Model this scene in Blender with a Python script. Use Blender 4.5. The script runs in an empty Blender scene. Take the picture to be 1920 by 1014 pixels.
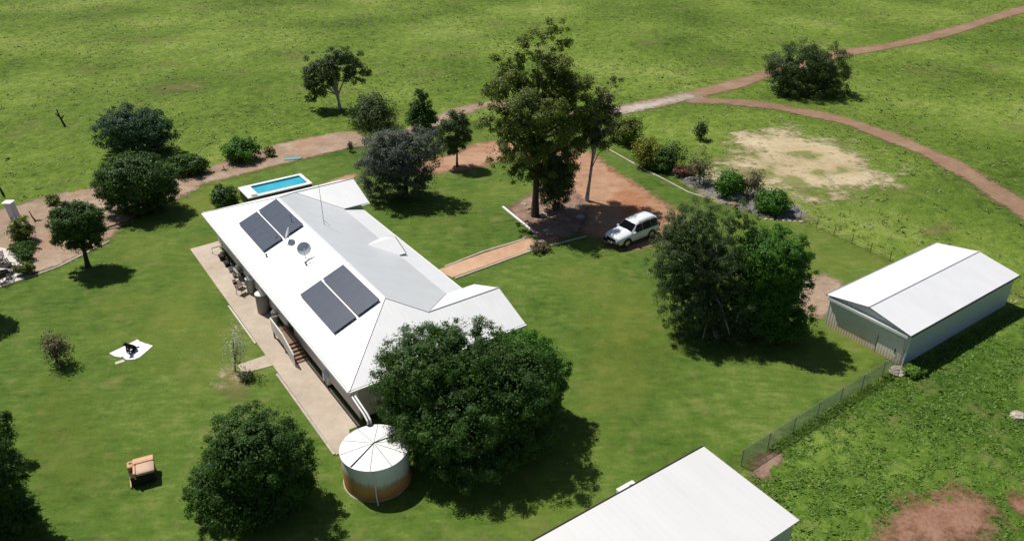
import bpy, math, random
import numpy as np
from mathutils import Vector, Matrix
R = math.radians
random.seed(7); rng = np.random.default_rng(11)
scn = bpy.context.scene
col = scn.collection

# ------------------------------------------------------------------ camera
CAM_H, PITCH, FPX = 30.0, R(29.2), 1475.0          # drone height (m), pitch below horizon, focal length for a 1920 px wide picture
cam_d = bpy.data.cameras.new('camera'); cam = bpy.data.objects.new('camera', cam_d); col.objects.link(cam)
cam.location = (0, 0, CAM_H); cam.rotation_euler = (R(90) - PITCH, 0, 0)
cam_d.sensor_width = 36; cam_d.lens = 36 * FPX / 1920; cam_d.clip_end = 5000; cam_d.clip_start = .5
scn.camera = cam
# ------------------------------------------------------------------ sky, sun, exposure
SUN_EL = R(60); SUN_DIR = Vector((-.788 * math.cos(SUN_EL), .616 * math.cos(SUN_EL), math.sin(SUN_EL)))
w = bpy.data.worlds.new('World'); scn.world = w; w.use_nodes = True
nt = w.node_tree; sky = nt.nodes.new('ShaderNodeTexSky'); sky.sky_type = 'NISHITA'; sky.sun_disc = False
sky.sun_elevation = SUN_EL; sky.sun_rotation = math.atan2(-.788, .616)
nt.links.new(sky.outputs[0], nt.nodes['Background'].inputs[0]); nt.nodes['Background'].inputs[1].default_value = .055
sl = bpy.data.lights.new('sun', 'SUN'); sl.energy = 5.0; sl.angle = R(.5); sl.color = (1, .95, .87)
so = bpy.data.objects.new('sun', sl); col.objects.link(so); so.rotation_euler = SUN_DIR.to_track_quat('Z', 'Y').to_euler()
so.location = (-40, 40, 80)
scn.view_settings.view_transform = 'Standard'; scn.view_settings.look = 'None'
scn.view_settings.exposure = 0; scn.view_settings.gamma = 1; scn.view_settings.use_curve_mapping = False

# ------------------------------------------------------------------ surveying helpers (photo -> metres on the ground)
def ray(x, y):
    a = (x - 960) / FPX; b = -(y - 507) / FPX
    return Vector((a, math.cos(PITCH) + b * math.sin(PITCH), -math.sin(PITCH) + b * math.cos(PITCH)))
def G(x, y, z=0.):
    d = ray(x, y); t = (CAM_H - z) / -d.z
    return Vector((d.x * t, d.y * t, z))
def Gy(x, y, Y):
    d = ray(x, y); t = Y / d.y
    return Vector((d.x * t, Y, CAM_H + d.z * t))
def depth(p): return p[1] * math.cos(PITCH) + (CAM_H - p[2]) * math.sin(PITCH)
YAW = R(124.7); D1 = Vector((math.cos(YAW), math.sin(YAW), 0)); D2 = Vector((math.sin(YAW), -math.cos(YAW), 0))
def HP(u, v, z=0.): return D1 * u + D2 * v + Vector((0, 0, z))       # the homestead's own axes
def UV(p): return p.dot(D1), p.dot(D2)

# ------------------------------------------------------------------ materials
def nodes(name):
    m = bpy.data.materials.new(name); m.use_nodes = True
    t = m.node_tree; return m, t, t.nodes['Principled BSDF']
def N(t, kind, **kw):
    n = t.nodes.new(kind)
    for k, v in kw.items():
        if k in n.inputs: n.inputs[k].default_value = v
        else: setattr(n, k, v)
    return n
def c4(c): return (c[0], c[1], c[2], 1)
def ramp(t, fac, stops):
    r = t.nodes.new('ShaderNodeValToRGB'); e = r.color_ramp.elements
    while len(e) < len(stops): e.new(.5)
    for i, (p, c) in enumerate(stops): e[i].position = p; e[i].color = c4(c)
    t.links.new(fac, r.inputs[0]); return r.outputs[0]
def noise(t, vec, scale, detail=4, rough=.6):
    n = N(t, 'ShaderNodeTexNoise', Scale=scale, Detail=detail, Roughness=rough)
    t.links.new(vec, n.inputs['Vector']); return n.outputs['Fac']
def mapping(t, vec, scale=(1, 1, 1), rot=(0, 0, 0)):
    m = t.nodes.new('ShaderNodeMapping'); m.inputs['Scale'].default_value = scale; m.inputs['Rotation'].default_value = rot
    t.links.new(vec, m.inputs[0]); return m.outputs[0]
def mix(t, fac, a, b, mode='MIX'):
    m = t.nodes.new('ShaderNodeMix'); m.data_type = 'RGBA'; m.blend_type = mode
    for s, v in ((m.inputs[0], fac), (m.inputs[6], a), (m.inputs[7], b)):
        if isinstance(v, (int, float)): s.default_value = v
        elif isinstance(v, tuple): s.default_value = c4(v)
        else: t.links.new(v, s)
    return m.outputs[2]
def math_n(t, op, a, b=None, clamp=False):
    m = t.nodes.new('ShaderNodeMath'); m.operation = op; m.use_clamp = clamp
    for s, v in ((m.inputs[0], a), (m.inputs[1], b)):
        if v is None: continue
        if isinstance(v, (int, float)): s.default_value = v
        else: t.links.new(v, s)
    return m.outputs[0]
def bump(t, p, h, strength, dist=.05):
    b = N(t, 'ShaderNodeBump', Strength=strength, Distance=dist)
    t.links.new(h, b.inputs['Height']); t.links.new(b.outputs[0], p.inputs['Normal'])
def plain(name, c, rough=.6, metal=0., var=.12, scale=3., spec=.4, bmp=0.):
    m, t, p = nodes(name); pos = t.nodes.new('ShaderNodeNewGeometry').outputs['Position']
    f = noise(t, pos, scale, 5)
    a = tuple(x * (1 - var) for x in c); b = tuple(min(1, x * (1 + var)) for x in c)
    t.links.new(ramp(t, f, [(.3, a), (.7, b)]), p.inputs['Base Color'])
    p.inputs['Roughness'].default_value = rough; p.inputs['Metallic'].default_value = metal
    p.inputs['Specular IOR Level'].default_value = spec
    if bmp: bump(t, p, noise(t, pos, scale * 8, 3), bmp, .02)
    return m
def ground_mat(name, stops, scales, edge=False, rough=.95, bmp=.5, bdist=.08, streak=None, patch=None, soft=.7):
    """soil / grass: three octaves of world-space noise; where 'edge' the border of the sheet frays away"""
    m, t, p = nodes(name); pos = t.nodes.new('ShaderNodeNewGeometry').outputs['Position']
    big = noise(t, pos, scales[0], 3, .55); mid = noise(t, pos, scales[1], 5, .65); fine = noise(t, pos, scales[2], 4, .7)
    f = math_n(t, 'ADD', math_n(t, 'MULTIPLY', big, .42), math_n(t, 'ADD', math_n(t, 'MULTIPLY', mid, .34), math_n(t, 'MULTIPLY', fine, .24)))
    if streak:
        s = noise(t, mapping(t, pos, streak[0], streak[1]), 1., 4, .6)
        f = math_n(t, 'ADD', math_n(t, 'MULTIPLY', f, .72), math_n(t, 'MULTIPLY', s, .28))
    c = ramp(t, f, stops)
    if patch:
        for sc, lo, hi, pc, amt in patch:
            pf = math_n(t, 'MULTIPLY', ramp(t, noise(t, pos, sc, 4, .6), [(lo, (0, 0, 0)), (hi, (1, 1, 1))]), amt)
            c = mix(t, pf, c, pc)
    t.links.new(c, p.inputs['Base Color']); p.inputs['Roughness'].default_value = rough; p.inputs['Specular IOR Level'].default_value = .15
    h = math_n(t, 'ADD', math_n(t, 'MULTIPLY', mid, .6), math_n(t, 'MULTIPLY', fine, .4))
    bump(t, p, h, bmp, bdist)
    if edge:
        at = t.nodes.new('ShaderNodeAttribute'); at.attribute_name = 'edge'
        e = math_n(t, 'ADD', at.outputs['Fac'], math_n(t, 'MULTIPLY', math_n(t, 'SUBTRACT', noise(t, pos, 1.3, 6, .75), .5), 1.7))
        if edge is not True: e = math_n(t, 'ADD', e, math_n(t, 'MULTIPLY', math_n(t, 'SUBTRACT', noise(t, pos, .22, 4, .6), .5), 2.2))
        a = ramp(t, e, [(.30, (0, 0, 0)), (.78, (1, 1, 1))])
        if edge == 'soft': a = math_n(t, 'MULTIPLY', ramp(t, math_n(t, 'ADD', at.outputs['Fac'], math_n(t, 'MULTIPLY', math_n(t, 'SUBTRACT', noise(t, pos, .6, 5, .65), .5), .9)), [(.45, (0, 0, 0)), (1., (1, 1, 1))]), soft)
        t.links.new(a, p.inputs['Alpha'])
    return m
def leaf_mat(name, dark, light, trans=.3, rough=.55):
    m, t, p = nodes(name)
    at = t.nodes.new('ShaderNodeAttribute'); at.attribute_name = 'tint'
    c = ramp(t, at.outputs['Fac'], [(0., dark), (1., light)])
    t.links.new(c, p.inputs['Base Color']); p.inputs['Roughness'].default_value = rough; p.inputs['Specular IOR Level'].default_value = .3
    tr = t.nodes.new('ShaderNodeBsdfTranslucent'); t.links.new(mix(t, .5, c, (.1, .2, .01)), tr.inputs[0])
    ms = t.nodes.new('ShaderNodeMixShader'); ms.inputs[0].default_value = trans
    t.links.new(p.outputs[0], ms.inputs[1]); t.links.new(tr.outputs[0], ms.inputs[2])
    t.links.new(ms.outputs[0], t.nodes['Material Output'].inputs[0])
    return m
def roof_mat(name, c, ang, pitch=.76, rough=.42, metal=.55):
    """painted corrugated steel: fine ribs as relief, faint dust, sheet laps"""
    m, t, p = nodes(name); pos = t.nodes.new('ShaderNodeNewGeometry').outputs['Position']
    v = mapping(t, pos, (1, 1, 1), (0, 0, -ang))
    wv = N(t, 'ShaderNodeTexWave', Scale=1 / pitch / 2 * .6283 * 5, Distortion=0.); wv.wave_type = 'BANDS'; wv.bands_direction = 'X'
    wv.inputs['Scale'].default_value = math.pi / (pitch * 10) * 2
    t.links.new(v, wv.inputs['Vector'])
    lap = ramp(t, wv.outputs['Fac'], [(.0, (.94, .94, .94)), (.03, (1, 1, 1))])
    dust = ramp(t, noise(t, mapping(t, v, (.6, .12, 1)), 1.5, 5), [(.3, (.93, .93, .93)), (.7, (1, 1, 1))])
    t.links.new(mix(t, 1., mix(t, 1., c, lap, 'MULTIPLY'), dust, 'MULTIPLY'), p.inputs['Base Color'])
    p.inputs['Roughness'].default_value = rough; p.inputs['Metallic'].default_value = metal
    rb = N(t, 'ShaderNodeTexWave', Distortion=0.); rb.bands_direction = 'X'; rb.inputs['Scale'].default_value = math.pi / (.19 * 10) * 2
    t.links.new(v, rb.inputs['Vector']); bump(t, p, rb.outputs['Fac'], .06, .012)
    return m

M = {}
F0, F1, F2 = (.028, .062, .010), (.095, .165, .022), (.22, .27, .075)
M['field'] = ground_mat('pasture', [(.38, (0.049, 0.086, 0.010)), (.46, (0.102, 0.165, 0.021)), (.53, (0.152, 0.223, 0.033)), (.62, (0.256, 0.303, 0.083))], (.05, .8, 3.4), bmp=1., bdist=.4,
                        patch=[(.035, .50, .66, (0.075, 0.135, 0.015), .55), (.11, .56, .70, (0.146, 0.149, 0.050), .6), (.7, .62, .72, (0.266, 0.279, 0.108), .5)])
M['lush'] = ground_mat('lush_weeds', [(.38, (0.031, 0.071, 0.008)), (.5, (0.084, 0.157, 0.018)), (.60, (0.178, 0.251, 0.046))], (.09, 1.1, 4.), edge=True, bmp=1., bdist=.25,
                       patch=[(.35, .55, .68, (0.188, 0.183, 0.067), .6)])
M['lawn'] = ground_mat('mown_lawn', [(.38, (0.033, 0.069, 0.009)), (.46, (0.069, 0.124, 0.017)), (.53, (0.097, 0.157, 0.024)), (.62, (0.180, 0.219, 0.057))], (.09, .9, 5.5), edge=True, bmp=1., bdist=.12,
                       streak=((.8, 2.4, 1), (0, 0, R(-22))), patch=[(.055, .52, .66, (0.148, 0.180, 0.030), .6), (.13, .55, .70, (0.045, 0.102, 0.013), .6), (.5, .56, .70, (0.180, 0.184, 0.057), .55), (1.6, .60, .70, (0.198, 0.145, 0.095), .45)])
M['dirt'] = ground_mat('red_dirt', [(.36, (0.264, 0.127, 0.070)), (.5, (0.373, 0.219, 0.138)), (.64, (0.478, 0.315, 0.213))], (.12, .7, 4.), edge=True, bmp=.5, streak=((.3, 1.2, 1), (0, 0, R(-30))),
                       patch=[(.22, .52, .64, (0.319, 0.121, 0.050), .75), (.5, .60, .70, (0.200, 0.117, 0.072), .5)])
M['track'] = ground_mat('dirt_track', [(.36, (0.182, 0.113, 0.072)), (.5, (0.261, 0.167, 0.108)), (.64, (0.332, 0.233, 0.155))], (.12, .7, 4.), edge=True, bmp=.6, patch=[(.6, .58, .70, (0.119, 0.109, 0.043), .5)])
M['gravel'] = ground_mat('grey_gravel_track', [(.36, (.26, .21, .16)), (.5, (.38, .325, .27)), (.64, (.48, .43, .37))], (.15, .8, 5.), edge=True, bmp=.6)
M['pale'] = ground_mat('pale_dirt', [(.36, (0.205, 0.143, 0.098)), (.5, (0.327, 0.237, 0.172)), (.64, (0.474, 0.383, 0.300))], (.12, .8, 4.), edge=True, bmp=.7, patch=[(.4, .58, .70, (0.131, 0.122, 0.047), .6), (.16, .56, .66, (0.368, 0.211, 0.133), .6)])
M['sand'] = ground_mat('sand', [(.36, (0.325, 0.256, 0.146)), (.5, (0.462, 0.379, 0.242)), (.64, (0.591, 0.512, 0.360))], (.15, .8, 4.), edge=.5, bmp=.4, patch=[(.2, .50, .60, (0.152, 0.173, 0.047), .85), (.9, .60, .68, (0.118, 0.137, 0.037), .7)])
M['thin'] = ground_mat('thin_dry_grass', [(.36, (.12, .13, .04)), (.5, (.20, .185, .07)), (.64, (.31, .27, .13))], (.15, .8, 4.), edge='soft', bmp=.6, soft=.8)
M['yellowing'] = ground_mat('yellowing_lawn', [(.36, (0.120, 0.166, 0.024)), (.5, (0.188, 0.234, 0.040)), (.64, (0.251, 0.284, 0.067))], (.15, .8, 5.), edge='soft', bmp=.5, soft=.75)
M['mulch'] = ground_mat('bark_mulch', [(.36, (.13, .075, .05)), (.5, (.25, .165, .12)), (.64, (.38, .27, .21))], (.3, 1.5, 7.), edge=True, bmp=.9)
M['rockbed'] = ground_mat('grey_stone_bed', [(.36, (.10, .09, .08)), (.5, (.22, .21, .19)), (.64, (.36, .34, .31))], (.3, 1.5, 6.), edge=True, bmp=.9)
M['red'] = ground_mat('red_soil', [(.36, (0.155, 0.069, 0.040)), (.5, (0.239, 0.124, 0.081)), (.64, (0.317, 0.187, 0.129))], (.2, 1., 4.), edge=True, bmp=.9, bdist=.15)
M['concrete'] = ground_mat('concrete', [(.36, (.37, .305, .24)), (.5, (.46, .385, .31)), (.64, (.55, .47, .39))], (.25, 1.4, 9.), bmp=.15, rough=.85, patch=[(.6, .62, .72, (.30, .24, .18), .4)])
M['slab'] = ground_mat('pale_concrete', [(.36, (.48, .43, .37)), (.5, (.60, .55, .49)), (.64, (.68, .63, .57))], (.25, 1.4, 9.), bmp=.15, rough=.85)
M['path'] = ground_mat('sandy_path', [(.36, (0.380, 0.230, 0.140)), (.5, (0.500, 0.317, 0.204)), (.64, (0.580, 0.386, 0.264))], (.25, 1.4, 9.), bmp=.2, rough=.9)
M['edging'] = plain('concrete_edging', (.44, .38, .32), .8, var=.2, scale=2, bmp=.2)
M['roof_u'] = roof_mat('white_roof_steel_u', (.86, .87, .88), YAW, rough=.45, metal=.2)
M['roof_g'] = roof_mat('grey_roof_steel', (.72, .745, .77), YAW, rough=.5, metal=.35)  # greyer tone, used on the back main slope only
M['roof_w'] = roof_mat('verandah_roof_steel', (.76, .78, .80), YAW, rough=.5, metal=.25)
M['roof_v'] = roof_mat('white_roof_steel_v', (.86, .87, .88), YAW + R(90), rough=.45, metal=.15)
M['roof_s'] = roof_mat('zinc_roof_steel', (.84, .85, .87), YAW + R(90), rough=.5, metal=.2)
M['roof_d'] = roof_mat('dull_white_roof_steel', (.66, .66, .665), YAW + R(90), rough=.6, metal=.15)
M['white'] = plain('white_paint', (.78, .78, .77), .45, var=.05)
M['wall'] = plain('grey_weatherboard', (.56, .51, .54), .7, var=.08)
M['steelwall'] = roof_mat('zinc_wall_steel_u', (.58, .63, .72), YAW, rough=.55, metal=.2)
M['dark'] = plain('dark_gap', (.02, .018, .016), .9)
M['black'] = plain('black_plastic', (.012, .012, .013), .45)
M['rubber'] = plain('tyre_rubber', (.02, .02, .02), .85)
M['grey'] = plain('grey_galvanised', (.32, .32, .32), .5, .4, var=.15)
M['mesh'] = plain('galvanised_mesh', (.52, .56, .54), .5, .2)
M['greyp'] = plain('grey_poly', (.26, .245, .235), .6, var=.12)
M['wood'] = plain('weathered_timber', (.22, .13, .085), .8, var=.25, scale=6, bmp=.3)
M['bark'] = plain('brown_bark', (.06, .045, .033), .9, var=.35, scale=5, bmp=.5)
M['palebark'] = plain('pale_gum_bark', (.42, .37, .31), .8, var=.3, scale=4, bmp=.3)
M['rock'] = plain('pale_rock', (.42, .37, .30), .85, var=.25, scale=3, bmp=.6)
M['rock2'] = plain('brown_rock', (.33, .22, .16), .85, var=.3, scale=3, bmp=.6)
M['rock3'] = plain('slate_rock', (.16, .16, .175), .8, var=.3, scale=3, bmp=.6)
M['tan'] = plain('tan_leather', (.56, .31, .16), .55, var=.1, scale=4, bmp=.15)
M['tan2'] = plain('pale_tan_leather', (.50, .34, .25), .6, var=.1, scale=4, bmp=.15)
M['brown'] = plain('dark_brown_and_shade', (.018, .011, .009), .8)
M['sheet'] = plain('white_tarp', (.76, .77, .80), .6, var=.04, scale=3)
M['fur'] = plain('dark_fur', (.018, .012, .010), .75, var=.4, scale=6)
M['blue'] = plain('faded_blue_plastic', (.10, .40, .45), .6)
M['glass'] = plain('tinted_glass', (.006, .007, .009), .06, spec=.22)
M['carpaint'] = plain('white_car_paint', (.74, .76, .79), .22, var=.02, spec=.6)
M['chrome'] = plain('alloy', (.55, .56, .58), .3, .9)
M['lamp'] = plain('headlamp_lens', (.25, .3, .38), .15, .3)
M['tail'] = plain('tail_lamp_red', (.35, .02, .015), .3)
M['dish'] = plain('grey_dish', (.62, .63, .67), .5, var=.08)

def mk_panel():
    m, t, p = nodes('solar_glass'); pos = t.nodes.new('ShaderNodeTexCoord').outputs['Object']
    b = N(t, 'ShaderNodeTexBrick', Scale=1.); b.offset = 0; b.inputs['Brick Width'].default_value = .158; b.inputs['Row Height'].default_value = .158
    b.inputs['Mortar Size'].default_value = .004; b.inputs['Color1'].default_value = (.040, .056, .090, 1); b.inputs['Color2'].default_value = (.034, .050, .084, 1); b.inputs['Mortar'].default_value = (.13, .15, .19, 1)
    t.links.new(pos, b.inputs['Vector'])
    g = t.nodes.new('ShaderNodeNewGeometry').outputs['Position']
    t.links.new(mix(t, math_n(t, 'MULTIPLY', noise(t, g, 1.2, 5), .28), b.outputs[0], (.13, .14, .17)), p.inputs['Base Color'])
    p.inputs['Roughness'].default_value = .32; p.inputs['Specular IOR Level'].default_value = .5
    return m
M['panel'] = mk_panel(); M['panelframe'] = plain('panel_frame', (.10, .105, .13), .4, .3)
def mk_tank():
    m, t, p = nodes('rusting_tank_steel'); tc = t.nodes.new('ShaderNodeTexCoord').outputs['Object']
    s = t.nodes.new('ShaderNodeSeparateXYZ'); t.links.new(tc, s.inputs[0])
    h = math_n(t, 'ADD', math_n(t, 'DIVIDE', s.outputs[2], 2.1), math_n(t, 'MULTIPLY', math_n(t, 'SUBTRACT', noise(t, mapping(t, tc, (1, 1, .35)), 1.6, 6, .75), .5), .62))
    h = math_n(t, 'ADD', h, math_n(t, 'MULTIPLY', s.outputs[0], .06))
    c = ramp(t, h, [(.05, (.34, .16, .06)), (.30, (.58, .25, .06)), (.46, (.44, .28, .15)), (.60, (.66, .64, .60)), (.9, (.74, .75, .76))])
    t.links.new(c, p.inputs['Base Color']); p.inputs['Roughness'].default_value = .65; p.inputs['Metallic'].default_value = .0
    rb = N(t, 'ShaderNodeTexWave', Distortion=0.); rb.bands_direction = 'Z'; rb.inputs['Scale'].default_value = 2.2
    t.links.new(tc, rb.inputs['Vector']); bump(t, p, rb.outputs['Fac'], .12, .015)
    return m
M['tank'] = mk_tank()
def mk_shedwall():
    m, t, p = nodes('zinc_wall_dusty'); pos = t.nodes.new('ShaderNodeNewGeometry').outputs['Position']
    s = t.nodes.new('ShaderNodeSeparateXYZ'); t.links.new(pos, s.inputs[0])
    h = math_n(t, 'ADD', math_n(t, 'DIVIDE', s.outputs[2], 2.5), math_n(t, 'MULTIPLY', math_n(t, 'SUBTRACT', noise(t, pos, .5, 4), .5), 1.))
    c = ramp(t, h, [(0., (.62, .46, .31)), (.26, (.70, .64, .57)), (.6, (.78, .77, .76)), (.9, (.78, .80, .82))])
    t.links.new(c, p.inputs['Base Color']); p.inputs['Roughness'].default_value = .6; p.inputs['Metallic'].default_value = .0
    v = mapping(t, pos, (1, 1, 1), (0, 0, -YAW)); rb = N(t, 'ShaderNodeTexWave', Distortion=0.); rb.bands_direction = 'X'; rb.inputs['Scale'].default_value = math.pi / (.4 * 10) * 2
    t.links.new(v, rb.inputs['Vector']); bump(t, p, rb.outputs['Fac'], .35, .03)
    return m
M['shedwall'] = mk_shedwall()
def mk_water():
    m, t, p = nodes('pool_water'); pos = t.nodes.new('ShaderNodeNewGeometry').outputs['Position']
    t.links.new(ramp(t, noise(t, pos, .7, 2), [(.3, (.05, .50, .68)), (.7, (.10, .60, .76))]), p.inputs['Base Color']); p.inputs['Roughness'].default_value = .04
    p.inputs['Transmission Weight'].default_value = .3; p.inputs['IOR'].default_value = 1.33
    bump(t, p, noise(t, pos, 2.2, 2), .15, .05); return m
M['water'] = mk_water()
M['liner'] = plain('pool_liner', (.06, .42, .55), .4, var=.05)

L = {}
L['dense'] = leaf_mat('dark_green_leaves', (0.021, 0.055, 0.009), (0.080, 0.181, 0.022))
L['bright'] = leaf_mat('bright_green_leaves', (0.028, 0.095, 0.008), (0.103, 0.268, 0.022))
L['blue'] = leaf_mat('blue_green_leaves', (0.020, 0.057, 0.029), (0.068, 0.160, 0.077))
L['grey'] = leaf_mat('grey_green_leaves', (.060, .074, .060), (.20, .225, .185))
L['olive'] = leaf_mat('olive_leaves', (0.048, 0.076, 0.011), (0.242, 0.295, 0.047))
L['wisp'] = leaf_mat('dull_green_fine_leaves', (0.031, 0.057, 0.017), (0.110, 0.167, 0.053))
L['gum'] = leaf_mat('gum_leaves', (.045, .056, .020), (.19, .205, .085))
L['yellow'] = leaf_mat('yellow_green_leaves', (0.072, 0.096, 0.006), (0.288, 0.288, 0.022))
L['brown'] = leaf_mat('brown_twiggy_leaves', (.07, .05, .03), (.21, .17, .11))
L['red'] = leaf_mat('rust_red_leaves', (.08, .028, .02), (.22, .09, .06))
L['flower'] = leaf_mat('pale_flowers', (.35, .34, .30), (.68, .66, .60))
L['field'] = leaf_mat('pasture_blades', (0.077, 0.131, 0.015), (0.236, 0.302, 0.069), .3)
L['lush'] = leaf_mat('weed_blades', (0.064, 0.147, 0.013), (0.204, 0.351, 0.049), .35)
L['dry'] = leaf_mat('dry_blades', (.20, .17, .07), (.42, .38, .20), .2)
L['lawn'] = leaf_mat('lawn_blades', (0.061, 0.118, 0.014), (0.147, 0.215, 0.040), .3)

# ------------------------------------------------------------------ object helpers
OFF = {}
def thing(name, label, cat, loc=(0, 0, 0), group=None, rz=0):
    o = bpy.data.objects.new(name, None); col.objects.link(o); o.location = loc; o.rotation_euler.z = rz; o.empty_display_size = .2
    OFF[o] = Matrix.Translation(Vector(loc)) @ Matrix.Rotation(rz, 4, 'Z')
    return tag(o, label, cat, group)
def tag(o, label=None, cat=None, group=None, kind=None):
    for k, v in (('label', label), ('category', cat), ('group', group), ('kind', kind)):
        if v: o[k] = v
    return o
def copy_tree(o, parent=None):
    c = o.copy(); col.objects.link(c); c.parent = parent
    for ch in list(o.children): copy_tree(ch, c)
    return c
class MB:
    """collects shapes; frame maps local coordinates to world ones"""
    def __init__(s, frame=None): s.v = []; s.f = []; s.fr = frame or (lambda x, y, z: Vector((x, y, z)))
    def add(s, vs, fs, raw=False):
        b = len(s.v); s.v += [Vector(p) if raw else s.fr(*p) for p in vs]; s.f += [tuple(i + b for i in f) for f in fs]; return s
    def box(s, x0, x1, y0, y1, z0, z1):
        return s.add([(x, y, z) for z in (z0, z1) for (x, y) in ((x0, y0), (x1, y0), (x1, y1), (x0, y1))],
                     [(3, 2, 1, 0), (4, 5, 6, 7), (0, 1, 5, 4), (1, 2, 6, 5), (2, 3, 7, 6), (3, 0, 4, 7)])
    def bbox(s, x0, x1, y0, y1, z0, z1, b=.03):
        """box with chamfered top and vertical edges"""
        pts = lambda i: [(x0 + i + b, y0 + i), (x1 - i - b, y0 + i), (x1 - i, y0 + i + b), (x1 - i, y1 - i - b), (x1 - i - b, y1 - i), (x0 + i + b, y1 - i), (x0 + i, y1 - i - b), (x0 + i, y0 + i + b)]
        return s.rings([[(x, y, z) for x, y in pts(i)] for i, z in ((b, z0), (0, z0 + b), (0, z1 - b), (b, z1))])
    def rings(s, rs, cap0=True, cap1=True, closed=True):
        n = len(rs[0]); vs = [p for r in rs for p in r]; fs = []
        for k in range(len(rs) - 1):
            for i in range(n if closed else n - 1):
                j = (i + 1) % n; fs.append((k * n + i, k * n + j, (k + 1) * n + j, (k + 1) * n + i))
        if cap0: fs.append(tuple(range(n))[::-1])
        if cap1: fs.append(tuple((len(rs) - 1) * n + i for i in range(n)))
        return s.add(vs, fs)
    def lathe(s, prof, cx=0, cy=0, n=24, cap0=True, cap1=True):
        return s.rings([[(cx + r * math.cos(2 * math.pi * i / n), cy + r * math.sin(2 * math.pi * i / n), z) for i in range(n)] for r, z in prof], cap0, cap1)
    def slab(s, top, th):
        """polygon with thickness th below it"""
        n = len(top); vs = list(top) + [(x, y, z - th) for x, y, z in top]
        return s.add(vs, [tuple(range(n)), tuple(range(2 * n - 1, n - 1, -1))] + [(i, i + n, (i + 1) % n + n, (i + 1) % n) for i in range(n)])
    def tube(s, path, rad, n=6, raw=False):
        P = [Vector(p) if raw else s.fr(*p) for p in path]; rr = rad if isinstance(rad, (list, tuple)) else [rad] * len(P); rs = []
        for i, p in enumerate(P):
            d = (P[min(i + 1, len(P) - 1)] - P[max(i - 1, 0)]); d = d.normalized() if d.length > 1e-6 else Vector((0, 0, 1))
            a = d.cross(Vector((0, 0, 1)) if abs(d.z) < .9 else Vector((1, 0, 0))).normalized(); b = d.cross(a)
            rs.append([p + (a * math.cos(2 * math.pi * k / n) + b * math.sin(2 * math.pi * k / n)) * rr[i] for k in range(n)])
        b0 = len(s.v); vs = [p for r in rs for p in r]; fs = []
        for k in range(len(rs) - 1):
            for i in range(n): j = (i + 1) % n; fs.append((k * n + i, k * n + j, (k + 1) * n + j, (k + 1) * n + i))
        fs += [tuple(range(n))[::-1], tuple((len(rs) - 1) * n + i for i in range(n))]
        return s.add(vs, fs, True)
    def build(s, name, mat, parent=None, smooth=False, label=None):
        me = bpy.data.meshes.new(name); vs = s.v
        if parent is not None:
            m = OFF[parent].inverted(); vs = [m @ p for p in vs]
        me.from_pydata([tuple(p) for p in vs], [], s.f); me.materials.append(mat if not isinstance(mat, str) else M[mat])
        import bmesh
        bm = bmesh.new(); bm.from_mesh(me); bmesh.ops.recalc_face_normals(bm, faces=bm.faces); bm.to_mesh(me); bm.free()
        if smooth:
            for p in me.polygons: p.use_smooth = True
            me.set_sharp_from_angle(angle=R(40))
        o = bpy.data.objects.new(name, me); col.objects.link(o)
        if parent is not None: o.parent = parent; OFF[o] = OFF[parent]
        else: OFF[o] = Matrix.Identity(4)
        if label: o['label'] = label
        return o
def np_mesh(name, V, Fq, mat, parent=None, attrs=None, dom='FACE'):
    """quads from numpy arrays"""
    if parent is not None:
        t = OFF[parent].translation; V = V - np.array(t)
    me = bpy.data.meshes.new(name); nv, nf = len(V), len(Fq)
    me.vertices.add(nv); me.vertices.foreach_set('co', np.ascontiguousarray(V, np.float32).ravel())
    me.loops.add(nf * 4); me.loops.foreach_set('vertex_index', np.ascontiguousarray(Fq, np.int32).ravel())
    me.polygons.add(nf); me.polygons.foreach_set('loop_start', np.arange(0, nf * 4, 4, dtype=np.int32))
    for k, a in (attrs or {}).items():
        at = me.attributes.new(k, 'FLOAT', dom); at.data.foreach_set('value', np.ascontiguousarray(a, np.float32))
    me.update(calc_edges=True); me.materials.append(mat)
    o = bpy.data.objects.new(name, me); col.objects.link(o)
    if parent is not None: o.parent = parent; OFF[o] = OFF[parent]
    return o
def leaves_mesh(name, P, A, S, ln, wd, tint, mat, parent=None):
    """rhombic leaves: position, axis, side vector, length, width"""
    n = len(P); V = np.empty((n, 4, 3)); l = ln[:, None]; w_ = wd[:, None]
    V[:, 0] = P; V[:, 1] = P + A * l * .5 + S * w_ * .5; V[:, 2] = P + A * l; V[:, 3] = P + A * l * .5 - S * w_ * .5
    return np_mesh(name, V.reshape(-1, 3), np.arange(n * 4).reshape(n, 4), mat, parent, {'tint': tint})
def tri_leaves(name, P, A, S, ln, wd, tint, mat, parent):
    """pointed three-cornered leaves for crowns"""
    n = len(P); V = np.empty((n, 3, 3)); V[:, 0] = P - S * wd[:, None] * .5; V[:, 1] = P + S * wd[:, None] * .5; V[:, 2] = P + A * ln[:, None]
    V = V.reshape(-1, 3) - np.array(OFF[parent].translation); me = bpy.data.meshes.new(name)
    me.vertices.add(n * 3); me.vertices.foreach_set('co', np.ascontiguousarray(V, np.float32).ravel())
    me.loops.add(n * 3); me.loops.foreach_set('vertex_index', np.arange(n * 3, dtype=np.int32))
    me.polygons.add(n); me.polygons.foreach_set('loop_start', np.arange(0, n * 3, 3, dtype=np.int32))
    at = me.attributes.new('tint', 'FLOAT', 'FACE'); at.data.foreach_set('value', np.ascontiguousarray(tint, np.float32))
    me.update(calc_edges=True); me.materials.append(mat); o = bpy.data.objects.new(name, me); col.objects.link(o); o.parent = parent; OFF[o] = OFF[parent]
    return o
def unit(a): return a / np.maximum(np.linalg.norm(a, axis=1, keepdims=True), 1e-6)

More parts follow.
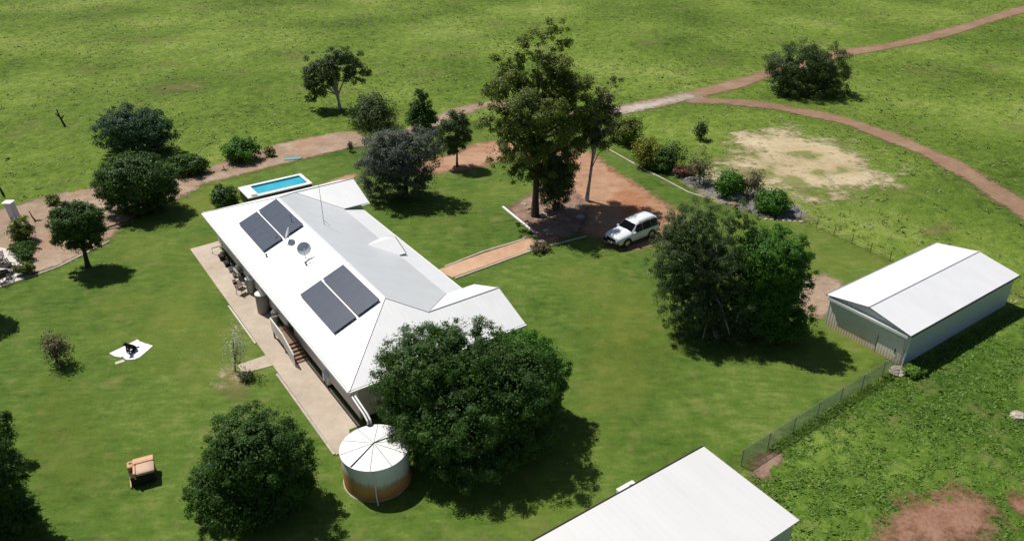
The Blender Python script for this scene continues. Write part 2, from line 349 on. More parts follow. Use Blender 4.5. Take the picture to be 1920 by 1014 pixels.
# ------------------------------------------------------------------ ground sheets
def chaikin(p, k=2):
    p = np.array(p, float)
    for _ in range(k):
        q = np.roll(p, -1, 0); p = np.stack([p * .75 + q * .25, p * .25 + q * .75], 1).reshape(-1, 2)
    return p
def sdist(X, Y, poly):
    """signed distance to polygon, positive inside"""
    ins = np.zeros(X.shape, bool); d = np.full(X.shape, 1e9); n = len(poly)
    for i in range(n):
        x0, y0 = poly[i]; x1, y1 = poly[(i + 1) % n]
        dx, dy = x1 - x0, y1 - y0; t = np.clip(((X - x0) * dx + (Y - y0) * dy) / (dx * dx + dy * dy + 1e-12), 0, 1)
        d = np.minimum(d, np.hypot(X - x0 - t * dx, Y - y0 - t * dy))
        if y0 != y1: ins ^= ((y0 > Y) != (y1 > Y)) & (X < (x1 - x0) * (Y - y0) / (y1 - y0) + x0)
    return np.where(ins, d, -d)
def gpoly(px, smooth=2):
    p = np.array([tuple(G(x, y).xy) for x, y in px]); return chaikin(p, smooth) if smooth else p
def ribbon(px, width):
    """outline of a track along a centre line"""
    c = [G(x, y).xy for x, y in px]; pts = []
    for i in range(len(c) - 1):
        p0, p1, p2, p3 = c[max(i - 1, 0)], c[i], c[i + 1], c[min(i + 2, len(c) - 1)]
        for k in range(6):
            t = k / 6; pts.append(.5 * ((2 * p1) + (p2 - p0) * t + (2 * p0 - 5 * p1 + 4 * p2 - p3) * t * t + (3 * p1 - p0 - 3 * p2 + p3) * t ** 3))
    pts.append(c[-1]); a, b = [], []
    for i, p in enumerate(pts):
        d = (pts[min(i + 1, len(pts) - 1)] - pts[max(i - 1, 0)]).normalized(); n_ = Vector((-d.y, d.x)); wd = width * (1 + .12 * math.sin(i * .7))
        a.append(p + n_ * wd / 2); b.append(p - n_ * wd / 2)
    return np.array([tuple(p) for p in a + b[::-1]])
ZONES = []
def patch(name, poly, z, mat, cell=.5, ew=1., zone=True, kind='structure', hump=0., rough=0.):
    """a sheet of ground at height z whose rim frays into what lies below"""
    ew = max(ew, 1e-3); mg = ew * .8
    x0, y0 = poly.min(0) - mg; x1, y1 = poly.max(0) + mg
    nx, ny = max(2, int((x1 - x0) / cell)), max(2, int((y1 - y0) / cell))
    X, Y = np.meshgrid(np.linspace(x0, x1, nx + 1), np.linspace(y0, y1, ny + 1)); d = sdist(X, Y, poly)
    keep = (d > -mg); q = keep[:-1, :-1] | keep[1:, :-1] | keep[:-1, 1:] | keep[1:, 1:]
    I = np.arange(X.size).reshape(X.shape)
    F = np.stack([I[:-1, :-1][q], I[:-1, 1:][q], I[1:, 1:][q], I[1:, :-1][q]], 1)
    used, inv = np.unique(F, return_inverse=True)
    Z = np.full(X.size, z) + hump * np.clip(d.ravel() / 3., 0, 1) * (.6 + .4 * np.sin(X.ravel() * 2.1) * np.cos(Y.ravel() * 1.7))
    if rough: Z = Z + np.abs(rng.normal(0, rough, X.size)) * np.clip(d.ravel() / 1.5, 0, 1)
    V = np.stack([X.ravel(), Y.ravel(), Z], 1)[used]
    o = np_mesh(name, V, inv.reshape(F.shape), M[mat], None, {'edge': np.clip(d.ravel()[used] / ew * .5 + .5, 0, 1)}, 'POINT')
    o['kind'] = kind
    if zone: ZONES.append(poly)
    return o
def flat(name, pts, z0, z1, mat, kind='structure'):
    o = MB().slab([(p[0], p[1], z1) for p in pts], z1 - z0).build(name, mat); o['kind'] = kind; return o

lawn_px = [(-420, 640), (-60, 548), (0, 535), (110, 500), (215, 445), (250, 405), (345, 372), (380, 345), (480, 322), (560, 300), (672, 274), (760, 262), (830, 268), (905, 215), (960, 230), (1060, 262), (1125, 275), (1170, 290), (1260, 338),
           (1345, 372), (1420, 398), (1505, 414), (1660, 484), (1720, 520), (1700, 680), (1385, 872), (1250, 960), (900, 1250), (-420, 1250)]
P_lawn = gpoly(lawn_px, 2)
tr_a = ribbon([(2150, -30), (1990, 2), (1900, 23), (1800, 54), (1700, 80), (1590, 99), (1500, 122), (1430, 142), (1350, 166), (1250, 189), (1165, 206), (1080, 220)], 3.0)
tr_a2 = ribbon([(1080, 220), (1000, 200), (930, 196), (880, 203), (830, 222), (780, 246), (720, 262), (660, 268)], 2.6)
tr_b = ribbon([(1285, 187), (1345, 190), (1420, 196), (1500, 209), (1590, 229), (1680, 262), (1760, 296), (1830, 335), (1895, 378), (1960, 425), (2050, 500)], 2.7)
P_drive = gpoly([(850, 290), (905, 262), (985, 272), (1068, 284), (1112, 284), (1135, 310), (1190, 343), (1262, 390), (1285, 405), (1250, 445), (1215, 468), (1150, 470), (1105, 440), (1080, 430), (1095, 392), (1060, 372), (1040, 330), (985, 305), (935, 300), (890, 318), (800, 328), (770, 322), (800, 298)], 2)
P_bed = gpoly([(365, 350), (385, 318), (430, 298), (500, 275), (560, 262), (640, 247), (680, 248), (682, 272), (560, 300), (480, 321)], 2)
P_left = gpoly([(-420, 470), (-60, 402), (0, 396), (80, 368), (175, 352), (300, 326), (395, 318), (385, 345), (340, 372), (235, 412), (205, 452), (110, 500), (40, 522), (-60, 553), (-420, 650)], 2)
P_mulch = gpoly([(943, 389), (990, 372), (1015, 340), (1062, 345), (1105, 385), (1095, 430), (1070, 445), (1012, 458), (1001, 437)], 1)
P_sand = gpoly([(1325, 345), (1350, 300), (1395, 258), (1460, 236), (1560, 262), (1640, 305), (1690, 335), (1610, 360), (1500, 372), (1430, 352), (1380, 345)], 2)
P_sand2 = gpoly([(1275, 345), (1300, 335), (1350, 350), (1480, 385), (1520, 400), (1500, 412), (1400, 392), (1335, 375)], 2)
P_lush = gpoly([(1400, 872), (1560, 770), (1700, 690), (1800, 640), (1950, 560), (2200, 600), (2200, 1250), (1250, 1250), (1480, 1000)], 2)
P_red = gpoly([(1640, 1010), (1690, 955), (1760, 925), (1832, 930), (1866, 962), (1845, 1015), (1760, 1040), (1650, 1040)], 2)
P_red2 = gpoly([(1876, 945), (1915, 928), (1990, 930), (1990, 985), (1915, 968)], 2)
P_shedd = gpoly([(1505, 520), (1560, 515), (1590, 540), (1556, 602), (1510, 590), (1480, 560)], 2)
P_bare = gpoly([(410, 700), (440, 685), (480, 700), (470, 745), (430, 755), (405, 735)], 2)
P_bare2 = gpoly([(1400, 872), (1440, 845), (1475, 850), (1460, 890), (1425, 905)], 2)
P_far = gpoly([(262, 172), (300, 155), (375, 150), (400, 165), (330, 180)], 2)
P_far2 = gpoly([(1715, 440), (1745, 415), (1800, 420), (1790, 440), (1735, 450)], 2)
P_strip = gpoly([(585, 352), (668, 322), (668, 334), (600, 362)], 1)

def smooth_field(X, Y):
    return (np.sin(X * .9 + np.sin(Y * .55) * 1.4) * np.cos(Y * 1.1 + np.sin(X * .4)) * .5 + np.sin(X * 2.3 + Y * .7) * np.sin(Y * 2.6 - X * .5) * .35 + np.sin(X * .17 + 1) * np.sin(Y * .13))
def make_ground():
    xs = np.arange(-122, 122.1, .52); ys = np.arange(22, 182.1, .52)
    xs = np.concatenate([[-2500, -400], xs, [400, 2500]]); ys = np.concatenate([[-400, -60], ys, [500, 3500]])
    X, Y = np.meshgrid(xs, ys)
    keep = np.ones(X.shape)
    for z in (P_lawn, tr_a, tr_a2, tr_b, P_bed, P_left, P_sand, P_drive, P_sand2, P_lush, P_far, P_far2):
        keep = np.minimum(keep, np.clip((-sdist(X, Y, z) - .6) / 1.6, 0, 1))
    keep = np.minimum(keep, np.clip((-sdist(X, Y, np.array([tuple(HP(u, v).xy) for u, v in ((18.5, 43), (26, 43), (26, 58), (18.5, 58))])) - .2) / 1., 0, 1))
    inr = (np.abs(X) < 121.5) & (Y > 22.5) & (Y < 181)
    Z = np.where(inr, (smooth_field(X, Y) * .10 + rng.normal(0, .055, X.shape)) * keep - .03, -.05)
    I = np.arange(X.size).reshape(X.shape)
    F = np.stack([I[:-1, :-1].ravel(), I[:-1, 1:].ravel(), I[1:, 1:].ravel(), I[1:, :-1].ravel()], 1)
    o = np_mesh('ground', np.stack([X.ravel(), Y.ravel(), Z.ravel()], 1), F, M['field'])
    for p in o.data.polygons: p.use_smooth = True
    o['kind'] = 'structure'
make_ground()
patch('lush_ground', P_lush, .004, 'lush', .45, 1.5, zone=False, rough=.07)
patch('lawn', P_lawn, .012, 'lawn', .7, 1.2)
patch('yellowing_lawn', gpoly([(1090, 560), (1180, 520), (1270, 560), (1290, 660), (1240, 760), (1120, 800), (1040, 860), (1060, 740), (1080, 640)], 2), .017, 'yellowing', .6, 6., zone=False)
patch('yellowing_lawn', gpoly([(40, 700), (160, 740), (220, 830), (150, 960), (60, 900)], 2), .017, 'yellowing', .6, 6., zone=False)
patch('dirt_track', tr_a, .022, 'track', .35, .7)
patch('dirt_track', tr_a2, .026, 'pale', .35, .8)
patch('dirt_track', tr_b, .030, 'track', .35, .7)
patch('sand_patch', P_sand, .020, 'sand', .5, 4.2)
patch('gravel_track', ribbon([(1300, 178), (1250, 190), (1165, 207), (1120, 215)], 2.4), .036, 'gravel', .35, 1.)
patch('sand_patch', P_sand2, .034, 'sand', .4, 1.2)
patch('dirt_bed', P_bed, .028, 'pale', .4, .6)
patch('dirt_bed', P_left, .024, 'pale', .5, .7)
patch('driveway', P_drive, .032, 'dirt', .3, 1.1)
patch('mulch_bed', P_mulch, .042, 'mulch', .25, .7)
patch('red_soil', P_red, .16, 'red', .2, 1.6, hump=.35)
patch('red_soil', P_red2, .16, 'red', .3, .9, hump=.25)
patch('bare_dirt', P_shedd, .03, 'pale', .3, .8)
patch('bare_dirt', P_bare, .03, 'thin', .2, 1.1, zone=False)
patch('bare_dirt', gpoly([(425, 692), (450, 684), (462, 700), (445, 715), (424, 712)], 2), .036, 'sand', .15, 1.2, zone=False)
patch('bare_dirt', P_bare2, .03, 'mulch', .25, .8)
patch('bare_dirt', P_far, .01, 'thin', .5, 3.5, zone=False)
patch('bare_dirt', P_far2, .01, 'thin', .4, 2., zone=False)
patch('dirt_strip', P_strip, .03, 'dirt', .25, .4)
flat('garden_path', [G(x, y).xy for x, y in ((818, 508), (905, 476), (998, 446), (1014, 462), (930, 492), (848, 521))], .0, .05, 'path')
flat('patio', [HP(u, v).xy for u, v in ((32.5, 10.75), (62.05, 10.85), (62.15, 13.3), (61.0, 13.3), (61.0, 12.9), (34.0, 12.9), (34.0, 12.2), (32.5, 11.6))], -.02, .06, 'concrete')
flat('footpath', [G(x, y).xy for x, y in ((446, 685), (501, 665.5), (511, 686), (455, 701))], -.02, .045, 'concrete')
flat('slab', [G(x, y).xy for x, y in ((-120, 470), (-20, 462), (34, 470), (50, 490), (60, 517), (30, 528), (0, 538), (-60, 553), (-120, 565))], -.02, .06, 'slab')
P_house = np.array([tuple(HP(u, v).xy) for u, v in ((33, 10.5), (62.2, 10.5), (62.2, 25), (33, 25))])
def kerb(px, wd, h, mat='edging', label='', z0=0.):
    p = [G(x, y).xy for x, y in px]; a, b = [], []
    for i in range(len(p)):
        d = (p[min(i + 1, len(p) - 1)] - p[max(i - 1, 0)]).normalized(); n_ = Vector((-d.y, d.x)) * wd / 2; a.append(p[i] + n_); b.append(p[i] - n_)
    rs = [[(*a[i], z0), (*a[i], z0 + h - .02), (*(a[i] * .85 + b[i] * .15), z0 + h), (*(b[i] * .85 + a[i] * .15), z0 + h), (*b[i], z0 + h - .02), (*b[i], z0)] for i in range(len(p))]
    o = MB().rings(rs).build('garden_edging', mat); return tag(o, label, 'edging')
kerb([(943, 389), (972, 413), (1002, 437)], .2, .14, 'white', 'white edging board between the lawn and the mulch under the tall gum')
kerb([(834, 501), (905, 473), (985, 449)], .18, .1, label='pale kerb along the lawn side of the sandy garden path, beside the small square lawn')
kerb([(853, 523), (930, 495), (1004, 468)], .2, .1, label='broken pale kerb along the sandy garden path on the side of the large open lawn')
kerb([(1030, 462), (1072, 451), (1100, 444)], .16, .1, label='short grey kerb in tree shade between mulch and lawn by the car')
kerb([(1138, 279), (1165, 294), (1203, 316), (1245, 337), (1292, 362), (1330, 374)], .15, .1, label='long curving pale kerb between narrow lawn strip and the rock garden')
kerb([(-60, 552), (0, 539), (62, 518), (110, 501), (205, 453)], .16, .08, label='curved concrete kerb between the pale left terrace and the lawn')
tag(MB(HP).box(45.6, 51.4, 10.64, 10.745, -.02, .09).build('garden_edging', 'slab'), 'straight whitewashed kerb on the patio rim beside the flowering sapling', 'edging')
tag(MB(HP).box(32.6, 41.5, 10.60, 10.735, -.02, .08).build('garden_edging', 'edging'), 'straight worn kerb on the patio rim towards the round tank', 'edging')

# ------------------------------------------------------------------ homestead
E0, E1 = 33.5, 61.6                      # eave to eave along the house
V0, V1, VW = 12.3, 21.95, 24.2           # eave, back break line, wing ends
ZE, ZR, ZW = 3.1, 5.0, 4.26              # eave, main ridge, wing ridge
RS, RE = 38.4, 56.7                      # main ridge ends
WA, WB = 36.5, 58.65                     # wing ridges
def roofz(v): return ZE + (v - V0) * (ZR - ZE) / (17.1 - V0)
def house():
    h = thing('farmhouse', 'long white-roofed farmhouse with two gabled wings, raised on low stumps', 'house', HP(47.5, 17.1))
    def part(name, mat, fn, **k):
        m = MB(HP); fn(m); return m.build(name, mat, h, **k)
    def slope(name, mat, pts, th=.05): return part(name, mat, lambda m: m.slab(pts, th))
    slope('roof_slope', 'roof_u', [(E0, V0, ZE), (E1, V0, ZE), (RE, 17.1, ZR), (RS, 17.1, ZR)])
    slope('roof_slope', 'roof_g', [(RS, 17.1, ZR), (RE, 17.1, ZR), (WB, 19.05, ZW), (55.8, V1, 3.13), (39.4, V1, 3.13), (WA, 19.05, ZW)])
    slope('roof_slope', 'roof_v', [(E0, V0, ZE), (RS, 17.1, ZR), (WA, 19.05, ZW), (WA, VW, ZW), (E0, VW, ZE)])
    slope('roof_slope', 'roof_v', [(E1, V0, ZE), (E1, VW, ZE), (WB, VW, ZW), (WB, 19.05, ZW), (RE, 17.1, ZR)])
    slope('roof_slope', 'roof_v', [(WA, 19.05, ZW), (39.4, V1, 3.13), (39.4, VW, 3.13), (WA, VW, ZW)])
    slope('roof_slope', 'roof_v', [(WB, 19.05, ZW), (WB, VW, ZW), (55.8, VW, 3.13), (55.8, V1, 3.13)])
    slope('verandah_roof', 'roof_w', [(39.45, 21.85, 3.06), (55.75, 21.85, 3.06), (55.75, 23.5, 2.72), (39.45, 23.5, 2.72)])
    # entry gablet over the verandah
    gz = 3.78; gv = 20.3
    slope('gablet_roof', 'roof_v', [(47.7, gv, gz), (47.7, 22.5, gz), (46.1, 22.5, 3.12), (46.1, 21.9, 3.12)], .04)
    slope('gablet_roof', 'roof_v', [(47.7, gv, gz), (49.3, 21.9, 3.12), (49.3, 22.5, 3.12), (47.7, 22.5, gz)], .04)
    part('gablet_wall', 'wall', lambda m: m.rings([[(46.3, v, 2.95), (49.1, v, 2.95), (49.1, v, 3.12), (47.7, v, 3.70), (46.3, v, 3.12)] for v in (22.3, 22.38)]))
    part('barge_board', 'black', lambda m: (m.tube([(46.06, 22.53, 3.09), (47.7, 22.53, 3.76)], .03, 4), m.tube([(49.34, 22.53, 3.09), (47.7, 22.53, 3.76)], .03, 4)))
    # caps
    for a, b in (((RS, 17.1, ZR), (RE, 17.1, ZR)), ((RS, 17.1, ZR), (E0, V0, ZE)), ((RE, 17.1, ZR), (E1, V0, ZE)), ((RS, 17.1, ZR), (WA, 19.05, ZW)), ((RE, 17.1, ZR), (WB, 19.05, ZW)),
                 ((WA, 19.05, ZW), (WA, VW, ZW)), ((WB, 19.05, ZW), (WB, VW, ZW))):
        part('ridge_cap', 'roof_v', lambda m: m.tube([(a[0], a[1], a[2] + .005), (b[0], b[1], b[2] + .005)], .05, 6))
    for a, b in (((WA, 19.05, ZW), (39.4, V1, 3.13)), ((WB, 19.05, ZW), (55.8, V1, 3.13))):
        part('valley_gutter', 'grey', lambda m: m.tube([(a[0], a[1], a[2] + .0), (b[0], b[1], b[2] + .0)], .035, 4))
    # gutters
    for a, b in (((E0 - .06, V0 - .07), (E1 + .06, V0 - .07)), ((E0 - .07, V0 - .07), (E0 - .07, VW)), ((E1 + .07, V0 - .07), (E1 + .07, VW)), ((39.47, 23.56), (39.47, VW)), ((55.73, 23.56), (55.73, VW))):
        x0, x1 = sorted((a[0], b[0])); y0, y1 = sorted((a[1], b[1]))
        part('gutter', 'white', lambda m: m.box(x0 - .05, x1 + .05, y0 - .05, y1 + .05, ZE - .15, ZE - .035))
    part('gutter', 'white', lambda m: m.box(39.5, 55.7, 23.5, 23.6, 2.57, 2.69))
    # walls (floor 0.55 above ground)
    def shell(m, x0, x1, y0, y1, z0, z1, t=.12):
        m.box(x0, x1, y0, y0 + t, z0, z1); m.box(x0, x1, y1 - t, y1, z0, z1); m.box(x0, x0 + t, y0 + t, y1 - t, z0, z1); m.box(x1 - t, x1, y0 + t, y1 - t, z0, z1)
    part('wall', 'wall', lambda m: shell(m, 34.0, 61.0, 12.95, 21.6, .5, 3.04))
    part('wing_wall', 'wall', lambda m: shell(m, 34.02, 39.0, 21.62, 23.8, .5, 3.04))
    part('wing_wall', 'wall', lambda m: shell(m, 56.2, 60.98, 21.62, 23.8, .5, 3.04))
    for x0, x1, xr in ((34.02, 39.0, WA), (56.2, 60.98, WB)):
        part('gable_wall', 'wall', lambda m: m.rings([[(x0, v, 3.045), (x1, v, 3.045), (xr, v, ZW - .12)] for v in (23.66, 23.78)]))
        part('barge_board', 'white', lambda m: (m.tube([(xr - 2.95, VW + .02, ZE - .05), (xr, VW + .02, ZW - .06)], .05, 4), m.tube([(xr + 2.95, VW + .02, ZE - .05), (xr, VW + .02, ZW - .06)], .05, 4)))
    part('floor', 'dark', lambda m: m.box(34.1, 60.9, 13.05, 21.5, .42, .5))
    part('eave_lining', 'white', lambda m: m.box(33.6, 61.5, 12.35, 12.94, 2.93, 2.96))
    # underfloor stumps; a dark sheet paints the shade of the open cavity
    for i in range(12):
        for v in (13.15, 17.2, 21.4):
            if v > 14 and i % 2: continue
            part('stump', 'wood', lambda m: m.lathe([(.09, 0), (.09, .42)], 34.3 + i * 2.4, v, 8))
    part('underfloor_shade', 'dark', lambda m: m.box(34.2, 60.8, 13.4, 13.45, 0, .42))
    # verandah
    part('verandah_deck', 'wood', lambda m: m.box(39.0, 56.2, 21.62, 23.3, .42, .5))
    for i in range(8): part('verandah_post', 'white', lambda m: m.box(39.6 + i * 2.28, 39.7 + i * 2.28, 23.2, 23.3, 0, 2.66))
    # windows and doors: (u0,u1,z0,z1,v,face)
    def window(u0, u1, z0, z1, v, s):
        w_ = part('window', 'white', lambda m: (m.box(u0 - .07, u1 + .07, min(v, v + s * .05), max(v, v + s * .05), z0 - .07, z0), m.box(u0 - .07, u1 + .07, min(v, v + s * .05), max(v, v + s * .05), z1, z1 + .07),
                  m.box(u0 - .07, u0, min(v, v + s * .05), max(v, v + s * .05), z0, z1), m.box(u1, u1 + .07, min(v, v + s * .05), max(v, v + s * .05), z0, z1), m.box((u0 + u1) / 2 - .03, (u0 + u1) / 2 + .03, min(v, v + s * .05), max(v, v + s * .05), z0, z1)))
        m = MB(HP); m.box(u0, u1, min(v + s * .005, v + s * .02), max(v + s * .005, v + s * .02), z0, z1); m.build('pane', 'glass', w_)
    for u in (36.0, 38.6, 48.6, 52.2, 55.8, 58.6): window(u, u + 1.3, 1.35, 2.5, 12.95, -1)
    for u in (41.0, 44.0, 50.5, 53.5): window(u, u + 1.5, 1.2, 2.5, 21.6, 1)
    for u in (35.7, 57.8): window(u, u + 1.6, 1.3, 2.5, 23.8, 1)
    dr = part('door', 'dark', lambda m: m.box(44.2, 45.05, 12.9, 12.95, .55, 2.6)); MB(HP).box(44.28, 44.34, 12.84, 12.9, 1.5, 1.62).build('handle', 'chrome', dr)
    dr = part('door', 'wood', lambda m: m.box(47.2, 48.2, 21.6, 21.65, .55, 2.6)); MB(HP).box(47.28, 47.34, 21.65, 21.71, 1.5, 1.62).build('handle', 'chrome', dr)
    # downpipes running out over the water tank
    for k in (0, .17):
        part('downpipe', 'white', lambda m: m.tube([(34.2, 12.35 + k, 2.95), (33.5, 12.35 + k, 2.85), (31.75, 12.33 + k, 2.6), (31.4, 12.33 + k, 2.42), (31.35, 12.33 + k, 2.2)], .055, 8), smooth=True)
    # back steps with a landing
    part('landing', 'wood', lambda m: m.box(43.3, 45.6, 11.95, 12.94, .62, .70))
    for x in (43.4, 45.5):
        for y in (12.0, 12.85): part('landing_post', 'wood', lambda m: m.box(x - .05, x + .05, y - .05, y + .05, .06, .62))
    for i in range(5):
        u = 43.28 - i * .3
        part('step', 'wood', lambda m: m.box(u - .27, u, 11.98, 12.9, .70 - (i + 1) * .115 - .04, .70 - (i + 1) * .115))
    part('stringer', 'wood', lambda m: m.rings([[(43.3, y, .70), (43.3, y, .48), (41.75, y, .06), (41.6, y, .06), (41.6, y, .14)] for y in (11.93, 11.97)]))
    part('stringer', 'wood', lambda m: m.rings([[(43.3, y, .70), (43.3, y, .48), (41.75, y, .06), (41.6, y, .06), (41.6, y, .14)] for y in (12.91, 12.94)]))
    rl = part('handrail', 'white', lambda m: m.tube([(45.6, 12.85, 1.6), (45.62, 11.95, 1.6), (43.3, 11.92, 1.6), (41.65, 11.92, 1.02), (41.55, 11.92, .95)], .05, 6))
    for i in range(16):
        u = 45.5 - i * .26; zt = 1.58 if u > 43.3 else 1.58 - (43.3 - u) * .35; zb = .7 if u > 43.3 else .7 - (43.3 - u) * .38
        MB(HP).box(u - .07, u + .07, 11.90, 11.925, max(.08, zb), zt - .03).build('baluster', 'white', rl)
    return h
house()

def solar(label, u0, u1, v0, v1, n):
    su = (u1 - u0); zc = roofz((v0 + v1) / 2)
    root = thing('solar_array', label, 'solar panels', HP((u0 + u1) / 2, (v0 + v1) / 2, zc), 'solar arrays on the farmhouse roof')
    ang = math.atan((ZR - ZE) / (17.1 - V0)); pw = su / n; ph = ((v1 - v0) / math.cos(ang) - .14) / 2
    me = None
    for r in range(2):
        for i in range(n):
            vv = v0 + (r * (ph + .14) + ph / 2) * math.cos(ang); uu = u0 + (i + .5) * pw
            if me is None:
                m = MB(); m.box(-pw / 2 + .008, pw / 2 - .008, -ph / 2, ph / 2, 0, .04); o = m.build('solar_panel', 'panel'); me = o.data
                fm = MB()
                for x0, x1, y0, y1 in ((-pw / 2 + .006, pw / 2 - .006, -ph / 2 - .001, -ph / 2 + .022), (-pw / 2 + .006, pw / 2 - .006, ph / 2 - .022, ph / 2 + .001), (-pw / 2 + .006, -pw / 2 + .026, -ph / 2 + .022, ph / 2 - .022), (pw / 2 - .026, pw / 2 - .006, -ph / 2 + .022, ph / 2 - .022)): fm.box(x0, x1, y0, y1, -.002, .045)
                fo = fm.build('frame', 'panelframe'); fme = fo.data
            else:
                o = bpy.data.objects.new('solar_panel', me); col.objects.link(o); fo = bpy.data.objects.new('frame', fme); col.objects.link(fo)
            fo.parent = o
            o.parent = root
            rot = Matrix((D1, D2, Vector((0, 0, 1)))).transposed().to_4x4() @ Matrix.Rotation(ang, 4, 'X')
            # D1,D2 form a left-handed pair with z, so build the basis by hand
            ex = D1; ey = (D2 * math.cos(ang) + Vector((0, 0, math.sin(ang)))); ez = ex.cross(ey)
            if ez.z < 0: ex = -ex; ez = ex.cross(ey)
            B = Matrix((ex, ey, ez)).transposed().to_4x4()
            B.translation = HP(uu, vv, roofz(vv)) + ez * .13 - root.location
            o.matrix_local = B
    for v in (v0 + .35, v0 + 1.2, v1 - 1.2, v1 - .35):
        MB(HP).box(u0 + .05, u1 - .05, v - .02, v + .02, roofz(v) + .02, roofz(v) + .12).build('mounting_rail', 'grey', root)
solar('five by two solar panel array at the pool end of the white roof', 50.95, 56.45, 13.75, 16.9, 5)
solar('five by two solar panel array at the round tank end of the white roof', 38.35, 43.75, 13.65, 16.8, 5)

def dish(label, u, v, r, face, tilt, pole):
    z = roofz(v); root = thing('satellite_dish', label, 'dish', HP(u, v, z), 'satellite dishes on the farmhouse roof')
    b = HP(u, v, z)
    MB().tube([b + Vector((0, 0, -.02)), b + Vector((0, 0, pole))], .03, 8, raw=True).build('mast', 'grey', root)
    B = (Matrix.Translation(b + Vector((0, 0, pole + .1))) @ Matrix.Rotation(face, 4, 'Z') @ Matrix.Rotation(tilt, 4, 'X'))
    m = MB(lambda x, y, z_: B @ Vector((x, y, z_)))
    prof = [(.02, -.0)] + [(r * k / 6, .18 * r * (k / 6) ** 2) for k in range(1, 7)]
    m.lathe(prof + [(p[0], p[1] + .02) for p in prof[::-1]], n=24, cap0=False, cap1=False); m.build('reflector', 'dish', root, smooth=True)
    MB().tube([B @ Vector((0, -r, .1 * r)), B @ Vector((0, -r * .25, r * .95))], .018, 5, raw=True).build('feed_arm', 'grey', root)
    MB().tube([B @ Vector((0, -r * .25, r * .9)), B @ Vector((0, -r * .18, r * 1.15))], .05, 8, raw=True).build('receiver', 'grey', root)
def roofpt(x, y, side=-1):
    for k in range(60):
        z = 3.1 + k * .035; u, v = UV(G(x, y, z))
        if z <= roofz(v): return u, v
    return u, v
u_, v_ = roofpt(547, 481); dish('small edge-on satellite dish nearer the upper solar array', u_, v_, .42, R(-75), R(68), .55)
u_, v_ = roofpt(577, 513); dish('larger round satellite dish nearer the lower solar array', u_, v_, .47, R(12), R(58), .6)
u_, v_ = roofpt(553, 457)
rt = thing('roof_antenna', 'short bent antenna bracket on the white roof beside the upper solar array', 'antenna', HP(u_, v_, roofz(v_)))
MB(HP).tube([(u_, v_, roofz(v_) - .02), (u_, v_, roofz(v_) + .75)], .02, 6).build('mast', 'black', rt); MB(HP).tube([(u_ + .22, v_ - .1, roofz(v_) + .03), (u_, v_, roofz(v_) + .05), (u_ - .25, v_ + .1, roofz(v_) + .12)], .04, 6).build('bracket', 'black', rt)
bz = ZR - .55
rt = thing('antenna_mast', 'tall thin wire-stayed antenna mast on the grey back slope of the farmhouse roof', 'antenna', HP(51.2, 18.5, bz))
MB(HP).tube([(51.2, 18.5, bz - .1), (51.25, 18.5, bz + 1.6), (51.35, 18.52, bz + 3.3)], [.025, .02, .012], 6).build('mast', 'grey', rt)
MB(HP).tube([(51.1, 18.9, bz - .12), (51.2, 18.5, bz + .4)], .012, 4).build('stay', 'grey', rt)
for (x, y), lb in (((502, 494), 'tiny dark vent pipe below the upper solar array on the white roof'), ((523, 473), 'tiny dark vent pipe between upper solar array and the small dish'), ((578, 524), 'tiny grey vent stub below the larger satellite dish')):
    u_, v_ = roofpt(x, y); tag(MB(HP).lathe([(.05, roofz(v_) - .05), (.05, roofz(v_) + .16), (.08, roofz(v_) + .17), (.08, roofz(v_) + .22), (.02, roofz(v_) + .25)], u_, v_, 10).build('vent_pipe', 'black'), lb, 'vent')

# ------------------------------------------------------------------ swim spa behind the house
def spa():
    u0, u1, v0, v1 = 66.7, 69.65, 17.4, 23.5
    r = thing('swim_spa', 'above-ground rectangular pool with white rim, dark sides and turquoise water', 'pool', HP((u0 + u1) / 2, (v0 + v1) / 2))
    m = MB(HP); t = .06
    m.box(u0 + .08, u1 - .08, v0 + .08, v0 + .08 + t, 0, 1.1); m.box(u0 + .08, u1 - .08, v1 - .08 - t, v1 - .08, 0, 1.1); m.box(u0 + .08, u0 + .08 + t, v0 + .14, v1 - .14, 0, 1.1); m.box(u1 - .08 - t, u1 - .08, v0 + .14, v1 - .14, 0, 1.1); m.build('cabinet', 'black', r)
    wu0, wu1, wv0, wv1 = u0 + .45, u1 - .35, v0 + 1.05, v1 - .32
    m = MB(HP); zt = 1.22
    for a in ((u0, wu0, v0, v1), (wu1, u1, v0, v1), (wu0, wu1, v0, wv0), (wu0, wu1, wv1, v1)): m.box(*a, 1.1, zt)
    m.build('rim', 'white', r)
    m = MB(HP)
    for a in ((wu0, wu0 + .03, wv0, wv1), (wu1 - .03, wu1, wv0, wv1), (wu0 + .03, wu1 - .03, wv0, wv0 + .03), (wu0 + .03, wu1 - .03, wv1 - .03, wv1)): m.box(*a, .1, 1.2)
    m.box(wu0, wu1, wv0, wv1, .05, .1); m.build('basin', 'liner', r)
    MB(HP).box(wu0 + .035, wu1 - .035, wv0 + .035, wv1 - .035, .75, 1.06).build('water', 'water', r)
    MB(HP).box(wu0 + .03, wu1 - .9, wv0 + .03, wv0 + .4, .1, .7).build('step', 'liner', r)
    MB(HP).box(u0 + .1, u0 + .5, v0 + .4, v0 + .95, zt, zt + .04).build('control_panel', 'greyp', r)
spa()

